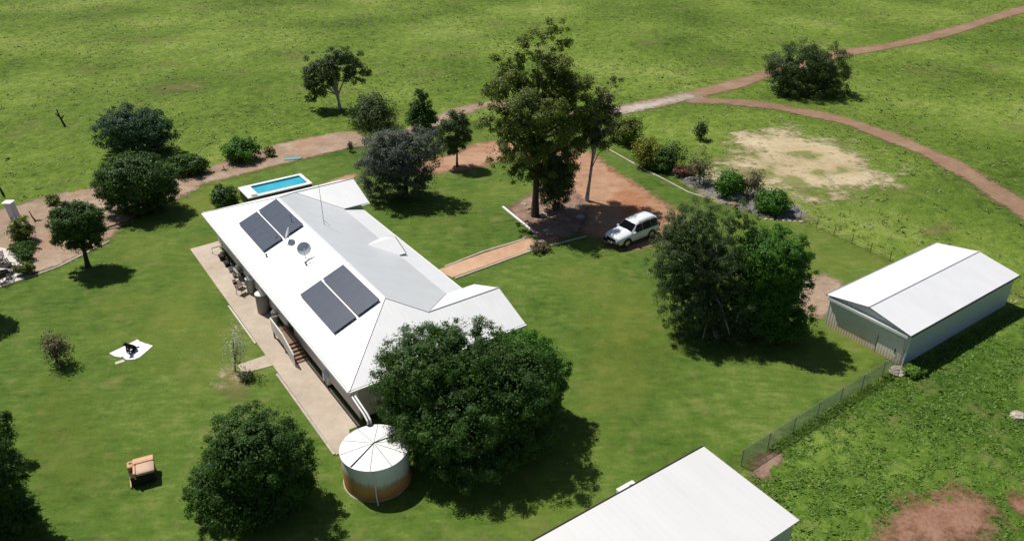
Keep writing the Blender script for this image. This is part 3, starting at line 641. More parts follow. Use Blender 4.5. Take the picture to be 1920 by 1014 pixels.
# ------------------------------------------------------------------ zinc shed on the right
def shed():
    u0, u1, v0, v1 = 19.55, 25.35, 43.95, 57.0; um = (u0 + u1) / 2; ze, zr = 2.5, 3.08
    r = thing('farm_shed', 'gabled zinc shed with white roof and a white beam across its end wall', 'shed', HP(um, (v0 + v1) / 2))
    P = lambda name, mat, fn: (lambda m: (fn(m), m.build(name, mat, r))[1])(MB(HP))
    P('roof_slope', 'roof_s', lambda m: m.slab([(u0 - .15, v0 - .25, ze), (um, v0 - .25, zr), (um, v1 + .2, zr), (u0 - .15, v1 + .2, ze)], .05))
    P('roof_slope', 'roof_s', lambda m: m.slab([(um, v0 - .25, zr), (u1 + .15, v0 - .25, ze), (u1 + .15, v1 + .2, ze), (um, v1 + .2, zr)], .05))
    P('barge_board', 'black', lambda m: (m.tube([(u0 - .15, v0 - .275, ze - .03), (um, v0 - .275, zr - .03)], .028, 4), m.tube([(u1 + .15, v0 - .275, ze - .03), (um, v0 - .275, zr - .03)], .028, 4)))  # black boards paint in the shade line along the roof edge
    P('ridge_cap', 'roof_d', lambda m: m.tube([(um, v0 - .27, zr), (um, v1 + .22, zr)], .06, 6))
    P('wall', 'steelwall', lambda m: m.box(u0, u0 + .08, v0, v1, 0, ze - .06)); P('wall', 'steelwall', lambda m: m.box(u1 - .08, u1, v0, v1, 0, ze - .06))
    for v, mt in ((v0, 'shedwall'), (v1 - .08, 'steelwall')):
        P('end_wall', mt, lambda m: m.rings([[(u0 + .08, y, 0), (u1 - .08, y, 0), (u1 - .08, y, ze - .1), (um, y, zr - .1), (u0 + .08, y, ze - .1)] for y in (v + .002, v + .08)]))
    P('door_beam', 'white', lambda m: m.box(u0, u1, v0 - .3, v0 - .002, ze - .3, ze - .12))
    P('downpipe', 'white', lambda m: m.tube([(u0 - .06, v0 - .06, ze - .1), (u0 - .06, v0 - .06, 0)], .05, 6)); P('corner_flashing', 'black', lambda m: m.box(u0 - .012, u0 - .002, v0 + .03, v0 + .16, 0, ze - .12))
    P('gutter', 'black', lambda m: m.box(u0 - .22, u0 - .155, v0 - .2, v1 + .2, ze - .10, ze - .01)); P('gutter', 'grey', lambda m: m.box(u1 + .16, u1 + .26, v0 - .2, v1 + .2, ze - .12, ze - .01))  # the black gutter's colour stands in for shade under the eave
    d = P('sliding_door', 'shedwall', lambda m: (m.box(um - 2.7, um - 1.0, v0 - .06, v0 - .004, .03, 1.95)))
    P('door_gap', 'black', lambda m: m.box(um - 1.0, um - .93, v0 - .03, v0 - .003, .02, 1.3))
    MB(HP).box(um - 2.3, um - 2.25, v0 - .11, v0 - .06, .7, 1.0).build('handle', 'black', d)
shed()

# ------------------------------------------------------------------ big pale shed at the foot of the picture
def shed2():
    u0, u1, v0, v1 = 13.35, 19.05, 10.5, 24.75; zt = 3.4
    r = thing('storage_shed', 'large flat-roofed pale shed with dark side wall', 'shed', HP((u0 + u1) / 2, (v0 + v1) / 2))
    P = lambda name, mat, fn: (lambda m: (fn(m), m.build(name, mat, r))[1])(MB(HP))
    P('roof', 'roof_d', lambda m: m.slab([(u0, v0, zt - .08), (u1, v0, zt), (u1, v1, zt), (u0, v1, zt - .08)], .06))
    P('wall', 'steelwall', lambda m: (m.box(u0 + .15, u1 - .15, v1 - .2, v1 - .12, 0, zt - .16), m.box(u0 + .15, u1 - .15, v0 + .12, v0 + .2, 0, zt - .16), m.box(u1 - .23, u1 - .15, v0 + .2, v1 - .2, 0, zt - .1), m.box(u0 + .15, u0 + .23, v0 + .2, v1 - .2, 0, zt - .16)))
    P('gutter', 'brown', lambda m: m.box(u1 + .005, u1 + .10, v0, v1, zt - .12, zt - .005)); P('barge_board', 'grey', lambda m: m.box(u0, u1, v1 + .003, v1 + .04, zt - .18, zt - .085))
shed2()
a = thing('air_conditioner', 'white air-conditioning box standing behind the large flat-roofed shed', 'air conditioner', HP(19.75, 20.35))
MB(HP).bbox(19.3, 20.0, 19.9, 20.95, 1.75, 2.55, .03).build('casing', 'white', a); MB(HP).lathe([(.2, 2.55), (.2, 2.575), (.14, 2.578)], 19.6, 20.62, 16).build('fan_grille', 'greyp', a)
for u in (19.35, 19.9):
    for v in (20.0, 20.85): MB(HP).box(u, u + .05, v, v + .05, 0, 1.75).build('leg', 'grey', a)
b = thing('gas_cylinder', 'white domed top of a tall cylinder beside the large flat-roofed shed', 'cylinder', HP(19.7, 21.55))
MB(HP).lathe([(.33, 0), (.35, .1), (.35, 1.9), (.3, 2.15), (.12, 2.3)], 19.6, 21.6, 20).build('body', 'white', b, smooth=True); MB(HP).lathe([(.06, 2.3), (.06, 2.4)], 19.6, 21.6, 10).build('valve', 'white', b)

# ------------------------------------------------------------------ round water tank
def tank():
    cx, cy, rr, h = -7.15, 31.15, 1.74, 2.1
    r = thing('water_tank', 'round steel water tank with white ribbed lid and rusty orange lower wall', 'tank', (cx, cy, 0))
    MB().lathe([(rr, .03), (rr, h)], cx, cy, 48, True, False).build('wall', 'tank', r, smooth=True)
    MB().lathe([(rr + .05, h - .02), (rr + .05, h + .02), (.05, h + .28)], cx, cy, 48).build('lid', 'white', r, smooth=True)
    MB().lathe([(rr + .06, 0), (rr + .05, .03)], cx, cy, 40).build('base', 'edging', r)
    for i in range(10):
        a = i * math.pi / 5 + .35; c, s = math.cos(a), math.sin(a); mt = 'grey'
        MB().tube([(cx + c * .1, cy + s * .1, h + .275), (cx + c * (rr + .04), cy + s * (rr + .04), h + .03)], .016, 4).build('lid_rib', mt, r)
    for a in (R(238), R(40)): MB().tube([(cx, cy, h + .31), (cx + math.cos(a) * (rr + .02), cy + math.sin(a) * (rr + .02), h + .045)], .028, 5).build('lid_strap', 'black', r)
    MB().lathe([(.16, h + .0), (.16, h + .13), (.12, h + .13)], UVx(31.35, 12.42).x, UVx(31.35, 12.42).y, 12).build('inlet_strainer', 'black', r)
    MB().tube([(cx + .25, cy - rr - .03, h - .05), (cx + .25, cy - rr - .05, .4), (cx + .35, cy - rr - .3, .06)], .035, 6).build('overflow_pipe', 'white', r)
def UVx(u, v): return HP(u, v)
tank()

# ------------------------------------------------------------------ things along the patio wall
def cyl_thing(name, label, cat, u, v, r, h, body, top, cone=.3):
    o = thing(name, label, cat, HP(u, v, .06))
    MB(HP).lathe([(r * .96, .06), (r, .12), (r, h)], u, v, 24, True, True).build('body', body, o, smooth=True)
    MB(HP).lathe([(r * 1.03, h), (r * 1.03, h + .04), (.06, h + cone)], u, v, 24).build('lid', top, o, smooth=True)
    MB(HP).tube([(u, v + r * .9, h * .7), (u, v + r * .9 + .18, h * .7), (u, v + r * .9 + .18, h * .7 + .5)], .025, 6).build('pipe', 'grey', o)
    return o
u_, v_ = UV(G(490, 587)); cyl_thing('hot_water_tank', 'tallest plain grey upright cylinder with white cone lid on the patio', 'water heater', u_, v_ + .2, .42, 1.55, 'greyp', 'white')
u_, v_ = UV(G(470, 550)); cyl_thing('hot_water_tank', 'white-lidded grey cylinder standing between the clutter and the tallest cylinder', 'water heater', u_, v_ + .15, .36, 1.25, 'grey', 'white', .2)
u_, v_ = UV(G(515, 608)); cyl_thing('gas_bottle', 'slim grey gas bottle by the landing of the back steps', 'gas bottle', u_, v_ + .1, .2, 1.0, 'greyp', 'white', .18)
u_, v_ = UV(G(614, 722)); o = thing('air_conditioner', 'small white outdoor air-conditioner unit low on the patio house wall', 'air conditioner', HP(u_, v_, .06))
MB(HP).bbox(u_ - .4, u_ + .4, v_ - .1, v_ + .25, .26, .86, .03).build('casing', 'white', o); MB(HP).box(u_ - .3, u_ + .1, v_ - .115, v_ - .101, .34, .78).build('fan_grille', 'greyp', o)
for k in (-.33, .27): MB(HP).box(u_ + k, u_ + k + .06, v_ - .08, v_ + .23, .06, .26).build('foot', 'black', o)
# pipe rail
p0, p1, p2 = UV(G(399, 477)), UV(G(424, 474)), UV(G(452, 515))
o = thing('pipe_rail', 'bent brown pipe rail round the clutter at the patio end', 'rail', HP(*p1, .06))
MB(HP).tube([(*p0, .1), (p0[0], p0[1], .55), (p1[0], p1[1], .75), (p2[0], p2[1] + .1, .8), (p2[0], p2[1] + .1, .06)], .035, 6).build('rail', 'wood', o); MB(HP).tube([(*p1, .06), (*p1, .73)], .03, 6).build('post', 'wood', o)
def pot(label, u, v, r, h, mat):
    o = thing('plant_pot', label, 'pot', HP(u, v, .06), 'pots on the patio')
    MB(HP).lathe([(r * .7, .06), (r, .06 + h), (r * 1.08, .06 + h), (r * 1.08, .1 + h), (r * .9, .1 + h)], u, v, 18).build('body', mat, o, smooth=True)
    MB(HP).lathe([(r * .88, .103 + h), (.02, .108 + h)], u, v, 18).build('soil', 'mulch' if 0 else 'brown', o)
for (x, y), r, h, mt, lb in (((418, 487), .3, .35, 'brown', 'dark brown round pot under the bend of the pipe rail'), ((427, 499), .26, .3, 'black', 'black pot next to the dark brown pot on the patio'),
                             ((434, 510), .2, .25, 'grey', 'small grey pot in the middle of the patio clutter'), ((441, 520), .18, .28, 'edging', 'small pale pot in the patio clutter'), ((440, 532), .16, .2, 'grey', 'smallest grey pot at the open side of the patio clutter')):
    u, v = UV(G(x, y)); pot(lb, u, v, r, h, mt)
# folding table with junk
u, v = UV(G(446, 522)); o = thing('folding_table', 'small grey cluttered table against the house wall on the patio', 'table', HP(u, v, .06))
MB(HP).box(u - .5, u + .5, v - .1, v + .45, .68, .72).build('tabletop', 'grey', o)
for a in (-.46, .42):
    for b in (-.06, .38): MB(HP).box(u + a, u + a + .04, v + b, v + b + .04, .06, .68).build('leg', 'grey', o)
tag(MB(HP).bbox(u - .35, u - .05, v, v + .3, .72, .95, .03).build('storage_box', 'greyp'), 'grey storage box on the cluttered patio table', 'box')
tag(MB(HP).lathe([(.1, .72), (.13, .95), (.12, .95)], u + .25, v + .15, 14).build('bucket', 'white'), 'white bucket on the cluttered patio table', 'bucket')

def chair(label, loc, rz, group=None, mat='black'):
    o = thing('outdoor_chair', label, 'chair', loc, group, rz); F = lambda x, y, z: OFF[o] @ Vector((x, y, z))
    for k in range(5): MB(F).box(-.27, .27, -.25 + k * .11, -.16 + k * .11, .40, .43).build('seat_slat', mat, o)
    for k in range(4): MB(F).box(-.27, .27, .29 + k * .05, .31 + k * .05, .50 + k * .12, .59 + k * .12).build('back_slat', mat, o)
    for s in (-1, 1):
        MB(F).tube([(s * .3, -.27, 0), (s * .3, -.25, .62)], .022, 5).build('leg', mat, o); MB(F).tube([(s * .3, .36, 0), (s * .3, .26, .42), (s * .3, .47, .98)], .022, 5).build('leg', mat, o)
        MB(F).box(s * .3 - .03, s * .3 + .03, -.29, .33, .61, .64).build('armrest', mat, o)
    return o
p = G(456, 552); chair('black chair beside the white-lidded cylinder on the patio', (p.x, p.y, .06), R(60))
for (x, y), a, lb in (((22, 510), 70, 'black slatted chair at the planted edge of the pale terrace slab'), ((16, 522), 200, 'black slatted chair on the terrace slab, between two other chairs'), ((2, 497), 20, 'black slatted chair at the back of the terrace slab'), ((4, 531), 250, 'black slatted chair nearest the terrace kerb')):
    p = G(x, y); chair(lb, (p.x, p.y, .06), R(a), 'black chairs on the terrace slab')
p = G(8, 513); o = thing('outdoor_table', 'low dark slatted table among the black terrace chairs', 'table', (p.x, p.y, .06)); F = lambda x, y, z: OFF[o] @ Vector((x, y, z))
for k in range(7): MB(F).box(-.6, .6, -.42 + k * .12, -.32 + k * .12, .66, .69).build('slat', 'brown', o)
for sx in (-.55, .5):
    for sy in (-.38, .34): MB(F).box(sx, sx + .05, sy, sy + .05, 0, .66).build('leg', 'brown', o)
# leaning white cabinet
p = G(29, 408); o = thing('utility_cabinet', 'tall white-topped grey cabinet on the dirt by the pasture edge', 'cabinet', p)
F = lambda x, y, z: OFF[o] @ Vector((x - z * .12, y, z)); MB(F).bbox(-.32, .32, -.3, .3, 0, 1.45, .02).build('casing', 'steelwall', o); MB(F).bbox(-.42, .42, -.4, .4, 1.45, 1.55, .03).build('roof', 'white', o)
MB(F).box(-.25, .25, -.33, -.305, .2, 1.3).build('door', 'steelwall', o)

# ------------------------------------------------------------------ sheet, dog, board, armchair
px = [(205, 663), (232, 649), (258, 637), (263, 641), (270, 642), (287, 649), (272, 662), (258, 672), (247, 675), (237, 675), (231, 670), (216, 669)]
pp = [G(x, y).xy for x, y in px]; c = sum(pp, Vector((0, 0))) / len(pp); rs = []
for k, zz in ((1, .03), (.75, .05), (.45, .09), (.15, .06)): rs.append([(c.x + (q.x - c.x) * k, c.y + (q.y - c.y) * k, zz + .03 * math.sin(i * 2.1 + k * 9)) for i, q in enumerate(pp)])
tag(MB().rings([[(x, y, z - .02) for x, y, z in rs[0]]] + rs).build('ground_sheet', 'sheet', smooth=True), 'crumpled white sheet spread on the lawn under a dark dog', 'sheet')
q = G(225, 679); tag(MB(lambda x, y, z: q + Vector((x * .8 - y * .6, x * .6 + y * .8, z))).bbox(-.28, .28, -.16, .16, 0, .05, .02).build('board', 'slab'), 'small cream board lying at the edge of the white sheet', 'board')
def dog(loc, rz):
    o = thing('dog', 'dark brown dog sitting on the white sheet', 'dog', loc, None, rz)
    V = [((0, .22, .2), .15), ((0, .05, .34), .145), ((0, -.1, .46), .12), ((0, -.17, .58), .075), ((0, -.21, .66), .095), ((0, -.31, .64), .055), ((0, -.38, .63), .04),
         ((.09, -.12, .36), .06), ((.09, -.15, .18), .04), ((.09, -.17, .03), .04), ((-.09, -.12, .36), .06), ((-.09, -.15, .18), .04), ((-.09, -.17, .03), .04),
         ((.15, .2, .16), .09), ((.17, .02, .08), .06), ((.17, -.08, .03), .04), ((-.15, .2, .16), .09), ((-.17, .02, .08), .06), ((-.17, -.08, .03), .04), ((0, .38, .06), .035), ((.08, .55, .04), .02),
         ((.07, -.18, .72), .03), ((.1, -.19, .64), .02), ((-.07, -.18, .72), .03), ((-.1, -.19, .64), .02)]
    E_ = [(0, 1), (1, 2), (2, 3), (3, 4), (4, 5), (5, 6), (2, 7), (7, 8), (8, 9), (2, 10), (10, 11), (11, 12), (0, 13), (13, 14), (14, 15), (0, 16), (16, 17), (17, 18), (0, 19), (19, 20), (4, 21), (21, 22), (4, 23), (23, 24)]
    me = bpy.data.meshes.new('body'); me.from_pydata([v for v, r in V], E_, []); b = bpy.data.objects.new('body', me); col.objects.link(b); b.parent = o
    b.scale = (1.2, 1.2, 1.2); md = b.modifiers.new('skin', 'SKIN'); b.modifiers.new('sub', 'SUBSURF').render_levels = 2
    for i, (v, r) in enumerate(V): me.skin_vertices[0].data[i].radius = (r, r)
    me.skin_vertices[0].data[0].use_root = True; me.materials.append(M['fur'])
p = G(246, 661); dog((p.x, p.y, .07), R(-25))
p = G(268, 905)
o = thing('recliner_seat', 'tan one-armed recliner seat with cup holder left out on the lawn', 'armchair', (p.x, p.y + .35, 0), None, R(24)); F = lambda x, y, z: OFF[o] @ Vector((x, y, z))
MB(F).bbox(-.64, .55, -.5, .5, .05, .66, .04).build('base', 'brown', o)  # near-black colour holds the shade of the seat's front face
MB(F).bbox(-.33, .57, -.53, .3, .66, .88, .05).build('seat_cushion', 'tan2', o, smooth=True)
MB(F).rings([[(x, .22, .66), (x, .60, .60), (x, .66, .92), (x, .60, .97), (x, .32, .96), (x, .24, .92)] for x in (-.42, -.38, .53, .57)]).build('backrest', 'tan', o, smooth=True)
MB(F).bbox(-.72, -.36, .08, .58, .10, .96, .06).build('armrest', 'tan', o, smooth=True); MB(F).rings([[(x, y, z) for x, z in ((-.44, .55), (-.34, .55), (-.34, .93), (-.44, .93))] for y in (.10, -.3, -.55)]).build('arm_front', 'tan', o)
MB(F).lathe([(.085, .962), (.085, .966), (.06, .966)], -.55, .34, 14).build('cup_holder', 'black', o)
MB(F).rings([[(x, y, z) for y, z in ((.1, .05), (-.56, .05), (-.56, .14), (.1, .30))] for x in (-.72, -.67)]).build('side_panel', 'tan', o)
for x in (-.55, .48):
    for y in (-.38, .42): MB(F).box(x, x + .06, y, y + .06, 0, .05).build('foot', 'black', o)
q = G(550, 299); tag(MB(lambda x, y, z: q + Vector((x * .97 + y * .25, y * .97 - x * -.25, z))).bbox(-.85, .85, -.22, .22, .03, .1, .03).build('blue_board', 'blue'), 'faded blue board lying on the dirt strip behind the pool', 'board')

# ------------------------------------------------------------------ four-wheel drive
def car():
    wf, wr = G(1172, 465), G(1221, 446); d = (wf - wr).normalized(); n = Vector((-d.y, d.x, 0)); n = n if n.y > 0 else -n
    c = (wf + wr) / 2 + n * .8; rz = math.atan2(d.y, d.x)
    o = thing('parked_car', 'white four-wheel drive parked on the red dirt driveway', 'car', (c.x, c.y, .03), None, rz); F = lambda x, y, z: OFF[o] @ Vector((x, y, z))
    # stations: x, half width, underside, belt, top, half width at the top
    S = [(2.40, .70, .52, .80, .86, .55), (2.34, .84, .42, .86, .98, .70), (2.10, .91, .40, .92, 1.08, .78), (1.55, .94, .38, .98, 1.14, .80), (1.05, .95, .36, 1.02, 1.18, .80), (.92, .95, .36, 1.04, 1.22, .78),
         (.30, .95, .36, 1.06, 1.74, .66), (.10, .95, .36, 1.07, 1.80, .66), (-.9, .95, .36, 1.08, 1.86, .67), (-1.8, .95, .38, 1.08, 1.83, .66), (-2.12, .94, .42, 1.08, 1.76, .64), (-2.30, .90, .48, 1.06, 1.40, .70), (-2.38, .84, .52, 1.0, 1.10, .74)]
    rs = []
    for x, wb, zb, zt, zp, wt in S:
        half = [(wb * .92, zb), (wb, zb + .14), (wb, zt - .12), (wb * .975, zt), (wt + .03, zp - .07), (wt - .08, zp), (0, zp + .025)]
        rs.append([(x, y, z) for y, z in half] + [(x, -y, z) for y, z in half[-2::-1]])
    MB(F).rings(rs).build('body', 'carpaint', o, smooth=True)
    # glass sits a hair outside the body skin
    def lerp(a, b, t): return [a[i] + (b[i] - a[i]) * t for i in range(len(a))]
    def sec(x):
        for a, b in zip(S, S[1:]):
            if b[0] <= x <= a[0]: return lerp(a, b, (a[0] - x) / (a[0] - b[0]))
    def side(x, t, s):
        st = sec(x); y0, z0 = st[1] * .975, st[3]; y1, z1 = st[5] + .03, st[4] - .07; return (x, s * (y0 + (y1 - y0) * t + .012), z0 + (z1 - z0) * t + .004)
    for s in (-1, 1):
        for x0, x1, xt0 in ((.70, -.30, .34), (-.33, -1.24, -.33), (-1.27, -2.08, -1.27)):
            m = MB(F); n_ = 6; lo = [side(x0 + (x1 - x0) * k / n_  , .03, s) for k in range(n_ + 1)]; hi = [side(min(x0 + (x1 - x0) * k / n_, xt0) if k == 0 else min(xt0, x0 + (x1 - x0) * k / n_), .95, s) for k in range(n_ + 1)]
            m.add(lo + hi, [(k, k + 1, n_ + 2 + k, n_ + 1 + k) for k in range(n_)]); m.build('side_window', 'glass', o)
        m = MB(F); m.box(.62, .82, s * .97 - .10 if s < 0 else .93, s * .97 + .04 if s < 0 else 1.07, 1.08, 1.24); m.build('wing_mirror', 'carpaint', o)
        for x in (.05, -.95): MB(F).box(x - .1, x + .1, min(s * .955, s * .985), max(s * .955, s * .985), .93, .97).build('door_handle', 'chrome', o)
        MB(F).tube([(.0, s * .60, 1.86), (-.9, s * .61, 1.92), (-1.9, s * .60, 1.87)], .025, 5).build('roof_rail', 'greyp', o)
        MB(F).rings([[(x, s * yy, z) for yy, z in ((.52, .72), (.80, .72), (.82, .86), (.56, .88))] for x in (2.44 if 0 else 2.385, 2.20)]).build('headlight', 'lamp', o)
        MB(F).box(-2.40, -2.22, min(s * .74, s * .90), max(s * .74, s * .90), .85, 1.25).build('tail_light', 'tail', o)
        MB(F).box(-1.0, 1.0, min(s * .93, s * 1.0), max(s * .93, s * 1.0), .34, .40).build('side_step', 'black', o)
        for x in (1.42, -1.38):
            MB(F).rings([[(x + .50 * math.cos(a), s * y, .40 + .50 * math.sin(a)) for a in [math.pi * k / 10 for k in range(11)]] + [(x - .50, s * y, .36), (x + .50, s * y, .36)] for y in (.80, .956)]).build('wheel_arch', 'black', o)
            wl = MB(F); wl.rings([[(x + r_ * math.cos(a), s * y, .39 + r_ * math.sin(a)) for a in [2 * math.pi * k / 24 for k in range(24)]] for r_, y in ((.33, .70), (.39, .73), (.39, .93), (.34, .962), (.25, .962))]); w_ = wl.build('wheel', 'rubber', o, smooth=True)
            MB(F).rings([[(x + r_ * math.cos(a), s * y, .39 + r_ * math.sin(a)) for a in [2 * math.pi * k / 12 for k in range(12)]] for r_, y in ((.25, .93), (.25, .966), (.07, .972))]).build('rim', 'chrome', w_)
    def glazing(name, xs, dx):
        m = MB(F); rows = []
        for x in xs:
            st = sec(x); zp, wt = st[4], st[5]; rows.append([(x + dx, y, z + .012) for y, z in ((-(wt - .02), zp - .03), (-(wt - .08), zp), (0, zp + .025), (wt - .08, zp), (wt - .02, zp - .03))])
        m.rings(rows, False, False, closed=False); m.build(name, 'glass', o)
    glazing('windscreen', (.89, .75, .6, .45, .34), .012)
    glazing('rear_window', (-2.15, -2.2, -2.25, -2.285), -.012)
    MB(F).bbox(2.30, 2.52, -.86, .86, .40, .66, .04).build('front_bumper', 'black', o); MB(F).box(2.385, 2.43, -.5, .5, .66, .86).build('grille', 'black', o)
    MB(F).box(2.525, 2.535, -.26, .26, .47, .58).build('number_plate', 'white', o); MB(F).bbox(-2.52, -2.34, -.86, .86, .42, .64, .04).build('rear_bumper', 'carpaint', o)
    sp = MB(F).rings([[(x, -.1 + r_ * math.cos(a), .98 + r_ * math.sin(a)) for a in [2 * math.pi * k / 20 for k in range(20)]] for r_, x in ((.3, -2.38), (.36, -2.42), (.36, -2.56), (.28, -2.60))]).build('spare_wheel', 'rubber', o, smooth=True)
    return o
car()

# ------------------------------------------------------------------ fences
def fence(label, a, b, h, bays, mesh=True):
    r = thing('wire_fence', label, 'fence', (a + b) / 2); d = (b - a); L_ = d.length; d = d.normalized(); up = Vector((0, 0, 1))
    for i in range(bays + 1):
        p = a + d * L_ * i / bays; MB().tube([p, p + up * (h + .06)], .032 if mesh else .025, 6, raw=True).build('post', 'grey' if mesh else 'bark', r)
    for k in ((h, .02), (h * .5, .008)) if mesh else ((h, .008), (h * .66, .008), (h * .33, .008)): MB().tube([a + up * k[0], b + up * k[0]], k[1], 4, raw=True).build('rail' if k[1] > .01 else 'wire', 'grey' if mesh else 'bark', r)
    if mesh:
        for i in range(bays):
            p0 = a + d * L_ * i / bays; W = L_ / bays; m = MB(); s = .075; n_ = int((W + h) / s); wv = .0065
            for q in range(n_):
                for sg in (1, -1):
                    x0 = q * s - h; t0 = max(0, -x0 / h); t1 = min(1, (W - x0) / h)
                    if t1 <= t0: continue
                    e = [(x0 + h * t, h * t) for t in (t0, t1)]
                    if sg < 0: e = [(W - x, z) for x, z in e]
                    v = [p0 + d * x + up * z for x, z in e]; o_ = (d * sg - up).normalized() * wv
                    m.add([v[0] + o_, v[1] + o_, v[1] - o_, v[0] - o_], [(0, 1, 2, 3)], True)
            m.build('mesh_panel', 'mesh', r)
fence('low chain-link fence between the big lawn and the tall weeds', G(1389, 873), G(1690, 683), 1.15, 7)
fence('post and wire fence running from the rock garden towards the zinc shed', G(1500, 413), G(1668, 489), .8, 5, False)

def rock(label, p, r, mat, group=None, sq=.6, z=-.05):
    m = MB(); n = 9; rs = []
    for k, t in enumerate((.0, .35, .7, .93)):
        rs.append([(p[0] + r * math.sqrt(max(0, 1 - t * t)) * math.cos(2 * math.pi * i / n + k * .3) * random.uniform(.75, 1.2), p[1] + r * math.sqrt(max(0, 1 - t * t)) * math.sin(2 * math.pi * i / n + k * .3) * random.uniform(.75, 1.2) * .8, z + r * sq * t * random.uniform(.85, 1.15)) for i in range(n)])
    return tag(m.rings(rs).build('rock', mat), label, 'rock', group)
for (x, y), r, mt, lb in (((1152, 206), .75, 'rock', 'pale boulder at the fork where the gravel track meets the gum'), ((1687, 698), .75, 'rock', 'flat pale rock in weeds by the shed corner'), ((1908, 781), .6, 'rock', 'pale rock alone in the tall weeds'),
                          ((1300, 322), 1.1, 'rock2', 'largest brown boulder in the rock garden'), ((1268, 325), .6, 'rock3', 'slate boulder between the yellow bush and brown boulder'), ((1295, 338), .7, 'rock3', 'grey-blue slate slab in the rock garden beside the wispy shrub'), ((1330, 345), .8, 'rock3', 'dark slate boulder near the kerb of the rock garden'),
                          ((1383, 372), 1.0, 'rock3', 'big slate boulder between the two round green bushes'), ((1480, 395), .9, 'rock3', 'flat slate rock beyond the last round bush at the wire fence'), ((1375, 385), .6, 'rock2', 'brown rock at the lawn edge of the rock garden')):
    p = G(x, y); rock(lb, p, r, mt, sq=.55 if r < 1 else .7)
for i, (x, y) in enumerate(((982, 384), (990, 392), (993, 399), (1020, 405), (1028, 413), (1048, 408), (1024, 433), (1030, 440), (1060, 412), (1088, 408), (985, 447), (1008, 460), (1000, 466), (1016, 456))):
    p = G(x, y); rock('small brown stone on the mulch bed under the tall gum' if i % 3 else 'small pale stone on the mulch bed under the tall gum', p, .30 + .22 * random.random(), 'rock2' if i % 3 else 'rock', 'stones in the mulch bed', z=.0)
for i, x in enumerate(range(8)):
    p = G(1425 + i * 11, 408 + i * .9 + random.random() * 3); rock('small pale stone in the row along the dark stone bed', p, .16 + .08 * random.random(), 'rock', 'row of stones at the bed', z=.0)
patch('stone_bed', gpoly([(1255, 318), (1300, 318), (1350, 352), (1420, 360), (1500, 390), (1515, 405), (1480, 415), (1400, 398), (1345, 374), (1290, 348)], 2), .046, 'rockbed', .3, .9)
# stumps, sticks, posts
def sticks(label, name, cat, p, segs, r0=.06):
    m = MB()
    for s in segs: m.tube([p + Vector(q) for q in s], [r0 * (1 - .6 * k / max(1, len(s) - 1)) for k in range(len(s))], 5, raw=True)
    return tag(m.build(name, 'bark'), label, cat)
sticks('forked dead stump standing alone in the left pasture', 'dead_stump', 'stump', G(122, 237), [[(0, 0, 0), (-.3, 0, 1.1), (-.5, .1, 2.0)], [(-.2, 0, .9), (.2, 0, 1.3)], [(-.35, 0, 1.2), (-.7, 0, 1.5)]], .14)
sticks('leaning timber post at the pasture edge above the cabinet', 'timber_post', 'post', G(7, 366), [[(0, 0, -.1), (-.4, .1, 1.8)]], .12)
sticks('short dead stick on the dirt beside the cabinet', 'dead_stick', 'stick', G(67, 415), [[(0, 0, 0), (-.2, 0, .5), (-.3, 0, 1.)], [(0, 0, .05), (.5, .1, .1)]], .08)
sticks('fallen twig on the dirt bed left of the round shrub', 'dead_stick', 'stick', G(421, 320), [[(-.3, 0, .06), (.4, .1, .12)], [(0, 0, .08), (-.1, .1, .5)], [(0, 0, .06), (.3, -.3, .1)]], .06)
sticks('pale branch leaning on the dirt under the dark left trees', 'fallen_branch', 'branch', G(205, 430), [[(-.9, -.4, .05), (.4, .3, .25), (1.9, .9, .5)], [(.4, .3, .25), (.9, .2, .5)]], .1)

# ------------------------------------------------------------------ trees and shrubs
def crown_points(lobes, n, nclump, shell, rc_k, loose_k=.15):
    """lobes: (centre, rx, ry, rz). Returns leaf positions, outward directions, clump ids, clump centres"""
    vol = np.array([l[1] * l[2] * l[3] for l in lobes]) ** .8; vol /= vol.sum()
    cc, cr, cl = [], [], []
    for li, (l, f) in enumerate(zip(lobes, vol)):
        k = max(6, int(nclump * f)); d = unit(rng.normal(size=(k, 3))); r = (shell + (1 - shell) * rng.random(k)) ** .8
        r = np.where(rng.random(k) < .2, r * .6, r) * rng.uniform(.9, 1.1, k)
        p = np.array(l[0]) + d * r[:, None] * np.array(l[1:4]); cc.append(p); cr.append(np.full(k, rc_k * (l[1] * l[2] * l[3]) ** (1 / 3)) * rng.uniform(.5, 1.4, k)); cl.append(np.full(k, li))
    cc = np.concatenate(cc); cr = np.concatenate(cr); cl = np.concatenate(cl); ok = cc[:, 2] > .25; cc, cr, cl = cc[ok], cr[ok], cl[ok]
    wgt = cr ** 2; wgt /= wgt.sum(); cid = rng.choice(len(cc), n, p=wgt)
    d = unit(rng.normal(size=(n, 3)) + np.array([0, 0, .25])); rad = cr[cid] * (.3 + .8 * rng.random(n) ** .7 + .35 * rng.random(n) ** 4)
    P = cc[cid] + d * rad[:, None] * np.array([1, 1, .75])
    loose = rng.random(n) < loose_k; k = int(loose.sum()); lc = np.array([l[0] for l in lobes]); lr = np.array([l[1:4] for l in lobes]); li = cl[cid]
    P[loose] = lc[li[loose]] + unit(rng.normal(size=(k, 3))) * (rng.uniform(.55, 1.06, k) ** .7)[:, None] * lr[li[loose]]
    P[:, 2] = np.maximum(P[:, 2], .05); out = unit((P - lc[li]) / lr[li])
    return P, unit(d * .45 + out * .8), cid, cc
